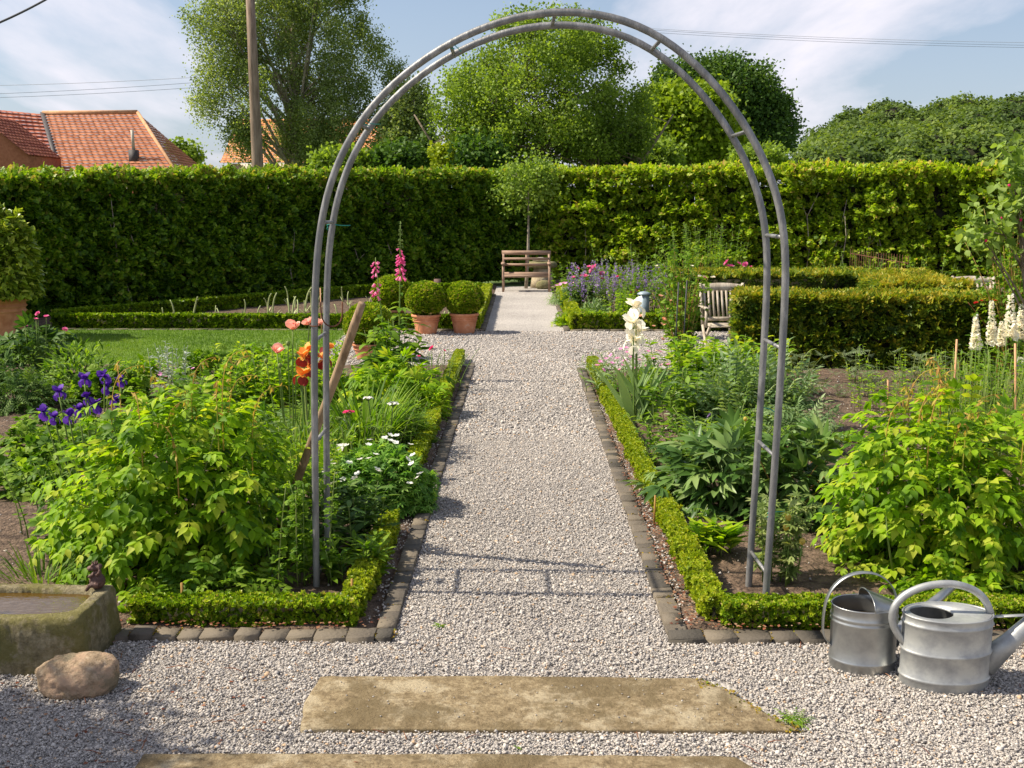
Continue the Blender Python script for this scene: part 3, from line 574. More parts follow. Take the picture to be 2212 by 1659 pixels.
def kerb(label, a, b, w, step, seed, gap=.004, group='stone kerbs edging the beds'):
    R = RNG(seed); a = np.array([*a, 0.0]); b = np.array([*b, 0.0]); L = np.linalg.norm(b - a); t = (b - a) / L; nn = np.array([-t[1], t[0], 0]); root = thing('stone_kerb', label, 'kerb', a, 0); mb = MB(); ms = MB(); s = 0
    while s < L - .02:
        ln = min(step * R.uniform(.75, 1.25), L - s); x0, x1 = s + gap / 2, s + ln - gap / 2; h = .029 + R.normal(0, .003); ww = w / 2 * R.uniform(.93, 1.03); k = np.array
        bev = .005; rd = R.random()
        lo = [(x0, -ww), (x1, -ww), (x1, ww), (x0, ww)]; hi = [(x0 + bev, -ww + bev), (x1 - bev, -ww + bev), (x1 - bev, ww - bev), (x0 + bev, ww - bev)]
        j = R.normal(0, .003, (12, 3)); V = [(*p, -.05) for p in lo] + [(*p, h - bev) for p in lo] + [(*p, h) for p in hi]; V = np.array(V) + j; V[4:8, :2] = V[0:4, :2]
        W = V[:, 0:1] * t + V[:, 1:2] * nn + np.array([0, 0, 1.0]) * V[:, 2:3]; Fc = []
        for q in (0, 4):
            for i in range(4): Fc += [q + i, q + (i + 1) % 4, q + 4 + (i + 1) % 4, q + 4 + i]
        mb.raw(W, Fc + [8, 9, 10, 11], [4] * 9, rd)
        if R.random() < .45:
            m_ = 26; c = t * (s + ln) + nn * R.uniform(-ww, ww, (m_, 1)) + t * R.normal(0, .006, (m_, 1)) + np.array([0, 0, h - .004]); ms.tpl(T_RHOMB, c, rdir(R, m_), [0, 0, 1.0], R.uniform(.005, .014, m_), R.random(m_))
        s += ln
    mb.build('setts', SETT, root); ms.build('moss', MOSS, root); return root
kerb('stone sett kerb along the left side of the long path, nearer half', (-.598, 4.43), (-.598, 12.44), .088, .10, 1)
kerb('stone sett kerb across the front of the left bed, beside the trough', (-2.6, 4.375), (-.556, 4.375), .098, .125, 2)
kerb('stone sett kerb along the right side of the long path, nearer half', (.680, 4.43), (.680, 12.15), .092, .10, 3)
kerb('stone sett kerb across the front of the right bed, behind the watering cans', (.636, 4.375), (3.4, 4.375), .098, .125, 4)
kerb('stone kerb of the far left bed along the path to the bench', (-.598, 16.0), (-.598, 22.7), .09, .14, 5)
kerb('stone kerb of the far left bed behind the terracotta pots', (-7.0, 16.02), (-.645, 16.02), .07, .2, 6)
kerb('stone kerb of the far right bed along the path to the bench', (.680, 16.0), (.680, 22.6), .09, .14, 7)
kerb('stone kerb of the far right bed in front of the low clipped edging', (.73, 16.02), (2.5, 16.02), .07, .2, 8)

# steps: two stone slabs
SLAB = stone('slab_stone', (.10, .072, .04), (.25, .19, .11), (.42, .34, .21), (.44, .37, .25), fine=34, big=5.5, th=.545, dist=.012, patch2=(.14, .105, .055), th2=.54, big2=2.6)
def slab_obj(label, poly, h, seed):
    R = RNG(seed); mb = MB(); P = []
    for i in range(len(poly)):
        a = np.array(poly[i]); b = np.array(poly[(i + 1) % len(poly)]); m = max(2, int(np.linalg.norm(b - a) / .05))
        for k in range(m): P.append(a + (b - a) * k / m + R.normal(0, .0022, 2))
    P = np.array(P); c = P.mean(0); n = len(P); rings = [(1.0, -.06), (1.0, h - .006), (.996, h - .001), (.985, h), (.7, h + .002), (.35, h + .001)]; V = []
    for s_, z in rings:
        q = c + (P - c) * s_ if s_ < .98 else c + (P - c) * s_; V.append(np.column_stack([q, np.full(n, z) + (R.normal(0, .0012, n) if z > 0 else 0)]))
    V = np.concatenate(V); L = []
    for i in range(len(rings) - 1):
        for j in range(n): L += [i * n + j, i * n + (j + 1) % n, (i + 1) * n + (j + 1) % n, (i + 1) * n + j]
    S = [4] * (len(L) // 4); L += [(len(rings) - 1) * n + j for j in range(n)]; S.append(n)
    mb.raw(V, L, S, .5); o = mb.build('stone_slab', SLAB, org=(c[0], c[1], 0), smooth=False); tag(o, label, 'stone slab'); return o
slab_obj('long worn tan stone slab with a slanting mossy right end set in the gravel', [(-.79, 3.537), (.99, 3.545), (.90, 3.68), (.80, 3.86), (.70, 3.965), (-.10, 3.98), (-.80, 3.97), (-.815, 3.75)], .015, 1)
slab_obj('front edge slab of tan stone cut off by the bottom of the picture', [(-1.29, 2.7), (.95, 2.7), (.80, 3.25), (.727, 3.355), (-.3, 3.365), (-1.287, 3.357)], .017, 2)
R = RNG(41); mb = MB()
P = np.stack([R.uniform(-.78, .85, 90), R.uniform(3.55, 3.96, 90), np.full(90, .019)], 1); mb.tpl(pebble_T(1), P, rdir(R, 90) * [1, 1, .1], [0, 0, 1.0], R.uniform(.0025, .006, 90), R.uniform(0, .8, 90))
tag(mb.build('stray_pebbles', PEB), 'few small pebbles strewn on the tan stone slab', 'gravel', kind='stuff')
mb = MB(); t = R.random(260); E = np.array([(.99, 3.545), (.90, 3.68), (.80, 3.86), (.70, 3.965)]); i = (t * 3).astype(int); f = (t * 3 - i)[:, None]; q = E[i] * (1 - f) + E[i + 1] * f + np.abs(R.normal(0, .03, (260, 1))) * [-1, -.5] + [.012, 0]
mb.tpl(T_RHOMB, np.column_stack([q, np.full(260, .014)]), rdir(R, 260), [0, 0, 1.0], R.uniform(.006, .016, 260), R.random(260)); tag(mb.build('moss_cushion', MOSS, org=(.85, 3.75, 0)), 'rusty green moss on the slanting right edge of the slab', 'moss', kind='stuff')

# ================================================================ ROSE ARCH
GALV = solid('galvanised_tube', (.13, .135, .14), (.25, .25, .25), 18, .5, .35, bump=.15, bscale=90, c3=(.17, .17, .17), p3=.5, stretch=(1, 1, .3))
RUST = solid('rust', (.09, .035, .02), (.20, .085, .045), 25, .85, .2)
TWINE = leaf_mat('green_twine', [(.02, .22, .18), (.03, .30, .24)], 0)
def plane_pt(u, v, A, B):
    """where the sight line through (u, v) meets the upright plane through ground points A and B"""
    d = ray(u, v); e = np.array([B[0] - A[0], B[1] - A[1]]); nn = np.array([-e[1], e[0]]); t = (nn @ A[:2]) / (nn @ d[:2]); return np.array([0, 0, H]) + d * t
LA, LB = G(684, 1280), G(1651, 1330)
px_ = [(684, 1300), (681, 1050), (679, 800), (679, 660), (682, 560), (693, 460), (713, 378), (750, 296), (797, 227), (860, 165), (944, 104), (1040, 55), (1120, 29), (1190, 20), (1270, 20), (1340, 33), (1400, 55), (1460, 94), (1526, 155), (1580, 218), (1632, 300), (1668, 372), (1690, 440), (1700, 500), (1699, 600), (1692, 720), (1684, 850), (1671, 1050), (1660, 1200), (1650, 1350)]
HP = np.array([plane_pt(u, v, LA, LB) for u, v in px_])
def smooth_path(P, n):
    s = np.concatenate([[0], np.cumsum(np.linalg.norm(np.diff(P, axis=0), axis=1))]); t = np.linspace(0, s[-1], n); Q = np.stack([np.interp(t, s, P[:, i]) for i in range(3)], 1)
    for _ in range(14): Q[1:-1] = (Q[:-2] + Q[1:-1] * 2 + Q[2:]) / 4
    return Q
HN = smooth_path(HP, 110); e_ = LB - LA; off = np.array([-.005, .33, 0])
HFp = HN + off
arch = thing('rose_arch', 'grey galvanised tubular rose arch spanning the gravel path, bare of roses', 'garden arch', (0, 5.1, 0)); ao = np.array([0, 5.1, 0])
for Q in (HN, HFp): mb = MB(); mb.tube(Q - ao, .0162, 14); mb.build('hoop', GALV, arch, True)
def at_len(Q, f): i = f * (len(Q) - 1); j = int(i); return Q[j] + (Q[min(j + 1, len(Q) - 1)] - Q[j]) * (i - j)
for u, v in ((684, 1242), (680, 968), (679, 745), (688, 493), (779, 253), (972, 93), (1206, 20), (1443, 82), (1625, 290), (1701, 520), (1692, 740), (1673, 1000), (1655, 1235)):
    p = plane_pt(u, v, LA, LB); i = np.argmin(np.linalg.norm(HN - p, axis=1)); mb = MB(); a = HN[i] - ao; b = HFp[i] - ao; mb.tube([a + (b - a) * .03, b - (b - a) * .03], .0088, 8); mb.build('rung', GALV, arch, True)
hk = MB(); c = plane_pt(707, 690, LA, LB) + off * .4; t = np.linspace(0, PI, 14); U = [c + [-.052, 0, .07]] + [c + np.array([-.052 * math.cos(a), 0, -.055 * math.sin(a)]) for a in t] + [c + [.052, 0, .07]]
hk.tube(smooth_path(np.array(U), 30), .0036, 6); hko = hk.build('wire_hook', RUST, smooth=True); hk = MB(); cc = plane_pt(681, 702, LA, LB); a = np.linspace(0, 2 * PI, 16); hk.tube([cc + np.array([.024 * math.cos(x), .024 * math.sin(x), 0.004 * math.sin(x)]) for x in a], .0028, 5)
hk.build('wire_ring', RUST, hko, True); tag(hko, 'rusty bent wire hook hanging on the left leg of the arch', 'hook')
def twine(label, pts): mb = MB(); mb.tube(smooth_path(np.array(pts), 24), .0022, 4); tag(mb.build('garden_twine', TWINE), label, 'twine')
def ringpts(c, r=.024, tail=None):
    a = np.linspace(0, 4 * PI, 22); P = [c + np.array([r * math.cos(x), r * math.sin(x), .003 * x - .02]) for x in a]
    return P + ([P[-1] + np.array(q) for q in tail] if tail else [])
for lb, u, v, far, tail in (('green twine tied round the left leg of the arch with a loose end', 707, 490, 1, [(.04, 0, -.005), (.06, 0, -.03), (.09, 0, -.01)]), ('green twine knotted where the arch begins to curve at upper left', 786, 262, 0, [(-.03, 0, .03), (-.02, 0, -.05), (.05, 0, -.03)]),
                        ('green twine tied at the very top of the arch', 1192, 45, 1, [(0, 0, -.03), (.01, 0, -.06)]), ('green twine at the upper right bend of the arch', 1420, 108, 1, [(0, 0, -.03), (-.01, 0, -.06)]),
                        ('green twine tied low round the right leg of the arch', 1660, 1112, 0, [(.05, 0, 0)]), ('green twine tied halfway up the far right post', 1638, 885, 1, [(.05, 0, -.01), (.08, 0, -.05)]), ('green twine at the upper left crossbar of the arch', 970, 95, 0, [(0, 0, -.04), (.03, 0, -.05)])):
    p = plane_pt(u, v, LA, LB) + (off * 1.0 if far else 0); 
    if far: Yp = p[1]; p = AT(u, v, Yp)
    twine(lb, ringpts(p, .0235, tail))

# wooden tool handle leaning against the arch
WOODH = solid('weathered_wood', (.18, .115, .06), (.34, .23, .14), 20, .75, bump=.4, stretch=(1, 1, .12))
top = AT(782, 655, 5.32); bot = G(560, 1180) * [1, 0, 1]; bot = AT(645, 1035, 5.62); dd_ = (bot - top) / np.linalg.norm(bot - top)
hd = thing('tool_handle', 'thick weathered wooden handle leaning against the left leg of the arch', 'tool handle', (bot + dd_ * .35) * [1, 1, 0]); ho = np.array((bot + dd_ * .35) * [1, 1, 0]); 
t = np.linspace(0, 1, 12)[:, None]; lw = top + (bot + dd_ * .33 - top) * t; lw += np.stack([np.sin(t[:, 0] * 6) * .004, 0 * t[:, 0], np.sin(t[:, 0] * 4) * .004], 1); mb = MB(); mb.tube(lw - ho, np.interp(t[:, 0], [0, .03, .5, 1], [.019, .0235, .0225, .024]), 14); mb.build('shaft', WOODH, hd, True)
mb = MB(); e2 = lw[-1] - ho; mb.tube([e2 - dd_ * .06, e2 + dd_ * .02], .028, 12); mb.build('socket', RUST, hd, True)

# ================================================================ WATERING CANS
ZINC = solid('zinc', (.30, .31, .31), (.42, .43, .42), 9, .36, .85, bump=.08, bscale=60, c3=(.36, .37, .37), p3=.48, dist=.004)
ZINCD = solid('weathered_zinc', (.30, .31, .31), (.46, .47, .45), 11, .5, .6, bump=.15, bscale=70, c3=(.37, .38, .38), p3=.48, dist=.004)
WATER = bpy.data.materials.new('water'); WATER.use_nodes = True; wp = WATER.node_tree.nodes['Principled BSDF']; wp.inputs['Base Color'].default_value = (.035, .022, .006, 1); wp.inputs['Roughness'].default_value = .04; wp.inputs['IOR'].default_value = 1.33; wp.inputs['Specular IOR Level'].default_value = .9
def beads(z0, zs, r=1.0, br=.012, bw=.006):
    prof = [(r, z0)]
    for z in zs: prof += [(r, z - bw * 1.4), (r + br * .7, z - bw * .7), (r + br, z), (r + br * .6, z + bw * .7), (r, z + bw * 1.4)]
    return prof
def can(label, c, rx, ry, h, zs, mat, hood, rz=0):
    root = thing('watering_can', label, 'watering can', (c[0], c[1], 0), rz); mb = MB(); prof = [(.0, .03), (.97, .03), (.97, -.004), (1.0, -.004)] + beads(0, zs, 1.0, .034, .006) + [(1.0, h - .004), (1.025, h), (1.0, h + .004), (.975, h), (.97, h - .02), (.965, h * .3), (.94, .04), (0, .04)]
    mb.lathe(prof, 56, sx=rx, sy=ry); mb.build('body', mat, root, True); return root
c1 = np.array([1.388, 4.115, 0]); can1 = can('shiny oval metal watering can with an upright strap handle, left of the pair', c1, .131, .105, .268, [.045, .205, .225], ZINC, True)
mb = MB(); n = 24; V = []; m = 10                                # raised cone hood over the right half
for i in range(m + 1):
    f = i / m; x = .008 + (.128 - .008) * f; half = .105 * math.sqrt(max(0, 1 - (x / .131) ** 2)); top_ = .052 * (1 - f) ** 1.0 + .002
    for j in range(n + 1): a = PI * j / n; V.append((x, -half * math.cos(a), .268 + top_ * math.sin(a) ** .8))
L = []
for i in range(m):
    for j in range(n): q = i * (n + 1) + j; L += [q, q + 1, q + n + 2, q + n + 1]
mb.raw(V, L, [4] * (len(L) // 4), .5); mb.tube([V[j] for j in range(n + 1)], .0028, 6); mb.build('hood', ZINC, can1, True)
def strap(root, pts, w, th, mat, name='handle', n=50):
    Q = smooth_path(np.array(pts), n); mb = MB(); V = []
    tg = _n(np.gradient(Q, axis=0))
    for i in range(n):
        nrm = np.cross(tg[i], [0, 1, 0]); nrm /= np.linalg.norm(nrm)
        for sy_, sn in ((-1, -1), (1, -1), (1, 1), (-1, 1)): V.append(Q[i] + np.array([0, 1, 0]) * sy_ * w / 2 + nrm * sn * th / 2)
    L = []
    for i in range(n - 1):
        for j in range(4): k = (j + 1) % 4; L += [i * 4 + j, i * 4 + k, i * 4 + 4 + k, i * 4 + 4 + j]
    mb.raw(V, L, [4] * (len(L) // 4), .5); return mb.build(name, mat, root)
strap(can1, [(-.13, 0, .095), (-.155, 0, .10), (-.166, 0, .115), (-.166, 0, .22), (-.160, 0, .29), (-.135, 0, .345), (-.09, 0, .385), (-.03, 0, .405), (.03, 0, .403), (.08, 0, .38), (.12, 0, .33), (.131, 0, .27), (.131, 0, .24)], .028, .003, ZINC)
mb = MB(); mb.tube([(.0, .0, .0), (.0, .0, .001)], .001, 4)
mb = MB(); pts = np.array([(.10, .04, .07), (.22, .12, .13), (.38, .22, .205), (.47, .28, .245)]); mb.tube(pts, [.040, .030, .020, .017], 16); mb.build('spout', ZINC, can1, True)
mb = MB(); mb.bar((.12, .02, .262), (.22, .17, .262), .014, .003); mb.build('brace', ZINC, can1)
mb = MB(); mb.lathe([(0, .2), (.93, .2)], 40, sx=.127, sy=.10); w1 = mb.build('water', WATER, can1)
c2 = np.array([1.662, 3.965, 0]); can2 = can('dull grey oval watering can with a round tube handle, right of the pair', c2, .171, .112, .290, [.042, .148, .258], ZINCD, False)
mb = MB(); n = 40; V = []                                         # lid with a round opening at its left
outer = [(.165 * math.cos(a), .107 * math.sin(a)) for a in np.arange(n) * 2 * PI / n]; oc = (-.066, -.004); inner = [(oc[0] + .082 * math.cos(a), oc[1] + .074 * math.sin(a)) for a in np.arange(n) * 2 * PI / n]
for x, y in outer: V.append((x, y, .291))
for x, y in inner: V.append((max(x, -.150), y, .296))
for x, y in inner: V.append((max(x, -.150), y, .286))
L = []
for r_ in range(2):
    for j in range(n): k = (j + 1) % n; L += [r_ * n + j, r_ * n + k, (r_ + 1) * n + k, (r_ + 1) * n + j]
mb.raw(V, L, [4] * (2 * n), .5); mb.build('lid', ZINCD, can2, True)
mb = MB(); mb.tube(smooth_path(np.array([(-.160, 0, .165), (-.178, 0, .185), (-.215, 0, .235), (-.223, 0, .29), (-.205, 0, .335), (-.16, 0, .375), (-.09, 0, .402), (-.01, 0, .412), (.06, 0, .402), (.12, 0, .372), (.155, 0, .33), (.166, 0, .285)]), 50), .0145, 14); mb.build('handle', ZINCD, can2, True)
mb = MB(); mb.tube([(.15, 0, .075), (.25, .0, .175), (.42, .0, .35)], [.052, .036, .024], 20); mb.build('spout', ZINCD, can2, True)
mb = MB(); mb.bar((.168, 0, .275), (.37, 0, .285), .022, .003); mb.build('brace', ZINCD, can2)
mb = MB(); mb.lathe([(0, .16), (.93, .16)], 40, sx=.165, sy=.105); mb.build('water', WATER, can2)

# ================================================================ TROUGH, FROG, BOULDER
TROUGH = stone('trough_stone', (.12, .10, .055), (.28, .24, .14), (.48, .42, .28), (.19, .175, .05), fine=26, big=5, th=.52, dist=.035, bscale=34, patch2=(.38, .34, .25), th2=.64, big2=9)
def rock_grid(fn, nu, nv, name, mat, org, amp, freq, seed, close_v=True):
    V = np.array([fn(i / nu * 2 * PI, j / (nv - 1)) for j in range(nv) for i in range(nu)]); d = wob(V, freq, seed, 4)
    c = V.mean(0); V = V + _n(V - c) * (amp * d)[:, None]; L = []
    for j in range(nv - 1):
        for i in range(nu): k = (i + 1) % nu; L += [j * nu + i, j * nu + k, (j + 1) * nu + k, (j + 1) * nu + i]
    S = [4] * (len(L) // 4); mb = MB(); mb.raw(V, L, S, .5); return mb.build(name, mat, org=None, smooth=True) if org is None else (mb, org)
def rrect(a, hx, hy, p=9): c, s_ = math.cos(a), math.sin(a); r = (abs(c / hx) ** p + abs(s_ / hy) ** p) ** (-1 / p); return r * c, r * s_
TX, TY = -2.17, 4.195; tr = thing('stone_trough', 'mossy rough hewn stone water trough at the left edge', 'trough', (TX, TY, 0)); prof = [(0, -.02, 1), (1.0, -.02, 1), (1.005, .05, 1), (1.0, .11, 1), (1.0, .17, 1), (.995, .215, 1), (.98, .232, 1), (.955, .240, 1), (.90, .242, 1), (.80, .241, 1), (.76, .236, 1), (.73, .215, 1), (.70, .16, 1), (.66, .08, 1), (0, .08, 1)]
mb = MB(); nu = 320; V = []
for r_, z, _q in prof:
    for i in range(nu):
        x, y = rrect(i / nu * 2 * PI, .42, .205, 22 if r_ > .85 else 6); inr = r_
        if 0 < r_ < .96: m_ = (1 - r_) * .205 * 1.25; hx, hy = .42 - m_, .205 - m_; x, y = rrect(i / nu * 2 * PI, hx, hy, 20 if r_ > .93 else 7); inr = 1
        V.append((x * inr, y * inr, z))
V = np.array(V); V[:, 0] += (V[:, 1] / .205) * .0; rg = V[:, 2] < .23; V += _n(V * [1, 1, 0] + 1e-6) * (np.where(rg, .011, .005) * wob(V, 5, 3, 4) + np.where(rg, .0035, .001) * wob(V, 24, 5, 3))[:, None]; V[:, 2] += np.where(V[:, 2] > .2, .004 * wob(V, 3.5, 9, 3), 0); L = []
for j in range(len(prof) - 1):
    for i in range(nu): k = (i + 1) % nu; L += [j * nu + i, j * nu + k, (j + 1) * nu + k, (j + 1) * nu + i]
mb.raw(V, L, [4] * (len(L) // 4), .5); mb.build('basin', TROUGH, tr, True)
TW = bpy.data.materials.new('trough_water'); TW.use_nodes = True; q = TW.node_tree.nodes['Principled BSDF']; q.inputs['Base Color'].default_value = (.075, .042, .006, 1); q.inputs['Roughness'].default_value = .03; q.inputs['Specular IOR Level'].default_value = 1.0; q.inputs['IOR'].default_value = 1.45
nb = TW.node_tree.nodes.new('ShaderNodeTexNoise'); nb.inputs['Scale'].default_value = 14; bb = TW.node_tree.nodes.new('ShaderNodeBump'); bb.inputs['Strength'].default_value = .12; bb.inputs['Distance'].default_value = .02; TW.node_tree.links.new(nb.outputs['Fac'], bb.inputs['Height']); TW.node_tree.links.new(bb.outputs[0], q.inputs['Normal'])
mb = MB(); n = 60; mb.raw([(*rrect(i / n * 2 * PI, .362, .148, 5), .218) for i in range(n)], list(range(n)), [n], .5); mb.build('water', TW, tr)
BOULD = stone('boulder_stone', (.12, .09, .055), (.33, .24, .155), (.52, .42, .30), (.46, .31, .21), fine=48, big=7, th=.55, dist=.012, patch2=(.17, .15, .10), th2=.55, big2=5)
mb = MB(); nu, nv = 90, 50; V = []
for j in range(nv):
    f = -PI / 2 + PI * j / (nv - 1)
    for i in range(nu):
        a = i / nu * 2 * PI; ca, sa = math.cos(a), math.sin(a); cf, sf = math.cos(f), math.sin(f); pw = lambda x, e: math.copysign(abs(x) ** e, x)
        V.append((.150 * pw(cf, .7) * pw(ca, .75), .098 * pw(cf, .7) * pw(sa, .8), .078 * pw(sf, .75) + .062))
V = np.array(V); V += _n(V - [0, 0, .06]) * (.017 * wob(V, 4.0, 6, 4) + .004 * wob(V, 22, 8, 3))[:, None]; V[:, 2] -= .10 * np.clip(V[:, 0], 0, .2) ** 1.2; L = []
for j in range(nv - 1):
    for i in range(nu): k = (i + 1) % nu; L += [j * nu + i, j * nu + k, (j + 1) * nu + k, (j + 1) * nu + i]
mb.raw(V, L, [4] * (len(L) // 4), .5); o = mb.build('boulder', BOULD, smooth=True); o.location = (-1.722, 3.862, 0); tag(o, 'rounded pinkish brown boulder in front of the trough', 'boulder')
CAST = solid('cast_iron', (.055, .030, .026), (.12, .065, .052), 30, .55, .3, bump=.4)
def blobs(name, mat, parent, parts, vox=.0035):
    mb = MB()
    for (cx, cy, cz, rx, ry, rz_) in parts:
        n = 16; prof = [(math.cos(a), math.sin(a)) for a in np.linspace(-PI / 2, PI / 2, 11)]; V = []
        t_ = MB(); t_.lathe([(max(.001, p[0]), p[1]) for p in prof], n, close=True); v = np.concatenate(t_.V) * [rx, ry, rz_] + [cx, cy, cz]; mb.raw(v, np.concatenate(t_.L), np.concatenate(t_.S), .5)
    return mb
frog = thing('frog_figure', 'small dark red cast iron frog sitting on the right back corner of the trough', 'figurine', (-1.815, 4.335, .238))
def limb(mb, pts, r): mb.tube(smooth_path(np.array(pts), 14), np.linspace(r[0], r[1], 14), 10)
mb = blobs('b', CAST, frog, [(.002, 0, .036, .034, .031, .037), (.004, 0, .072, .018, .017, .020), (-.002, 0, .097, .023, .022, .017), (-.022, 0, .093, .017, .018, .011), (.012, 0, .100, .015, .02, .012), (-.008, -.014, .110, .008, .008, .008), (-.008, .014, .110, .008, .008, .008)])
limb(mb, [(-.004, -.020, .070), (-.024, -.026, .066), (-.030, -.020, .060), (-.012, -.024, .058)], (.007, .005)); limb(mb, [(.008, -.02, .066), (.022, -.024, .08), (.026, -.02, .092), (.018, -.016, .098)], (.007, .005)); limb(mb, [(-.01, .020, .070), (-.028, .02, .060), (-.024, .0, .056)], (.007, .005))
limb(mb, [(.015, -.026, .025), (-.012, -.036, .036), (-.034, -.030, .018), (-.020, -.036, .006), (-.036, -.034, .004)], (.013, .006)); limb(mb, [(.015, .026, .025), (-.012, .036, .036), (-.034, .030, .018), (-.03, .036, .004)], (.013, .006))
ob = mb.build('body', CAST, frog, True); rm = ob.modifiers.new('remesh', 'REMESH'); rm.mode = 'VOXEL'; rm.voxel_size = .0022; rm.use_smooth_shade = True; ob.modifiers.new('smooth', 'SMOOTH').iterations = 2
mb = MB()
for k in range(7): a = k * .9; mb.tube([(-.004 + .010 * math.cos(a), .010 * math.sin(a), .112), (-.004 + .0125 * math.cos(a), .0125 * math.sin(a), .124)], [.0035, .0012], 5)
a = np.linspace(0, 2 * PI, 16); mb.tube([(-.004 + .010 * math.cos(x), .010 * math.sin(x), .112) for x in a], .0025, 6); mb.build('crown', CAST, frog, True)
# ================================================================ BENCH AND CHAIRS
TEAK = solid('teak', (.24, .145, .095), (.40, .27, .19), 18, .7, bump=.25, stretch=(.15, 1, 1)); TEAKG = solid('grey_teak', (.29, .24, .18), (.47, .41, .33), 16, .75, bump=.25, stretch=(1, 1, .15))
by = 23.6; bx0, bx1 = AT(1087, 600, by)[0], AT(1187, 600, by)[0]; bw = (bx1 - bx0) / 2; bench = thing('garden_bench', 'brown wooden two seat garden bench at the end of the path', 'bench', ((bx0 + bx1) / 2, by, 0))
def bx(root, name, *a, mat=TEAK): mb = MB(); mb.box(*a); return mb.build(name, mat, root)
for s_ in (-1, 1):
    mb = MB(); mb.bar((s_ * bw, .40, 0), (s_ * bw, .42, .42), .05, .05, (0, 1, 0)); mb.bar((s_ * bw, .42, .42), (s_ * bw, .52, .86), .05, .05, (0, 1, 0)); mb.build('back_leg', TEAK, bench)
    bx(bench, 'front_leg', s_ * bw - .025, s_ * bw + .025, -.05, 0, 0, .60); bx(bench, 'armrest', s_ * bw - .045, s_ * bw + .035, -.09, .45, .60, .635)
mb = MB(); mb.bar((-bw - .04, .50, .84), (bw + .04, .50, .84), .03, .095); mb.build('top_rail', TEAK, bench)
for z, y in ((.705, .465), (.575, .44)): mb = MB(); mb.bar((-bw, y, z), (bw, y, z), .02, .055); mb.build('back_slat', TEAK, bench)
mb = MB(); mb.bar((0, .455, .36), (0, .54, .82), .04, .02, (0, 1, 0)); mb.build('centre_post', TEAK, bench)
mb = MB()
for k in range(5): y = -.04 + k * .095; mb.box(-bw, bw, y, y + .08, .385, .41)
mb.build('seat', TEAK, bench); bx(bench, 'apron', -bw, bw, -.045, -.02, .32, .384)
STONE = solid('pale_stone', (.34, .27, .17), (.52, .44, .30), 8, .9, bump=.6); MOSSY = solid('mossy_stone', (.12, .12, .05), (.24, .21, .11), 9, .95, bump=.8)
sx = AT(1170, 600, 24.9)[0]; orn = thing('stone_table', 'small pale stone table with a mossy top behind the bench', 'stone ornament', (sx, 24.9, 0)); mb = MB(); mb.lathe([(.29, 0), (.26, .2), (.20, .46)], 7, close=True); mb.build('pedestal', STONE, orn); mb = MB(); mb.lathe([(.30, .46), (.36, .48), (.36, .56), (.30, .60)], 11, close=True, sy=.8); mb.build('top', MOSSY, orn)
mb = MB(); mb.lathe([(.06, 0), (.17, .02), (.19, .05), (.15, .085), (.04, .10)], 12, close=True, sy=.6); o = mb.build('flat_stone', solid('grey_stone', (.42, .38, .33), (.6, .56, .5), 9, .9), smooth=True); o.location = (sx - .03, 24.9, .60); tag(o, 'flat pale stone lying on the small stone table', 'stone')
mb = MB(); mb.lathe([(.15, 0), (.2, .06), (.17, .15), (.06, .2)], 9, close=True, sy=.7); o = mb.build('field_stone', MOSSY, smooth=True); o.location = (sx + .04, 24.45, 0); tag(o, 'rough brown stone on the ground under the right end of the bench', 'stone')
pp = G(945, 634); mb = MB(); mb.box(-.07, .07, -.07, .07, 0, .32); o = mb.build('wooden_post', solid('post_wood', (.10, .06, .05), (.18, .11, .09), 12, .8)); o.location = (AT(945, 620, 23)[0], 23, 0); tag(o, 'short dark brown wooden post behind the clipped ball in the pot', 'post')
mb = MB(); mb.box(-.5, .5, -.03, .03, 0, .07); o = mb.build('timber_edging', MATS['post_wood']); o.location = (AT(1000, 622, 23.3)[0], 23.3, .02); tag(o, 'low reddish brown timber board lying left of the bench', 'timber edging')

def chair(label, x, y, rz):
    c = thing('folding_chair', label, 'chair', (x, y, 0), rz, 'folding garden chairs'); w = .27; T = TEAKG
    for s_ in (-1, 1):
        mb = MB(); mb.bar((s_ * w, .10, .40), (s_ * w, .30, .90), .03, .045, (0, 1, 0)); mb.bar((s_ * w, -.26, 0), (s_ * w, .10, .40), .025, .04, (0, 1, 0)); mb.build('back_upright', T, c)
        mb = MB(); mb.bar((s_ * (w - .035), .36, 0), (s_ * (w - .035), -.18, .42), .025, .04, (0, 1, 0)); mb.build('leg', T, c)
        mb = MB(); mb.box(s_ * w - .03 + s_ * .03, s_ * w + .03 + s_ * .03, -.28, .17, .62, .645); mb.box(s_ * (w + .03) - .015, s_ * (w + .03) + .015, -.24, -.20, .40, .62); mb.build('armrest', T, c)
    mb = MB(); n = 12                                             # arched top rail
    V = []
    for i in range(n + 1): xx = -w + .01 + (2 * w - .02) * i / n; zt = .885 + .022 * (1 - (2 * i / n - 1) ** 2); V += [(xx, .262, .80), (xx, .292, zt), (xx, .316, zt), (xx, .286, .80)]
    L = []
    for i in range(n):
        for j in range(4): k = (j + 1) % 4; L += [i * 4 + j, i * 4 + k, i * 4 + 4 + k, i * 4 + 4 + j]
    mb.raw(V, L, [4] * (4 * n), .5); mb.build('top_rail', T, c)
    for i in range(9):
        xx = -w + .045 + i * (2 * w - .09) / 8; mb = MB(); mb.bar((xx, .13, .49), (xx, .268, .81), .026, .014, (0, 1, 0)); mb.build('back_slat', T, c)
    mb = MB(); mb.bar((-w, .125, .47), (w, .125, .47), .025, .05); mb.build('lower_rail', T, c)
    mb = MB()
    for i in range(7): y_ = -.25 + i * .055; mb.box(-w + .02, w - .02, y_, y_ + .042, .40, .42)
    mb.build('seat', T, c); return c
cx = AT(1563, 650, 13.4)[0]; chair('pale wooden folding chair at the left end of the clipped yew hedge', cx, 13.2, .06)
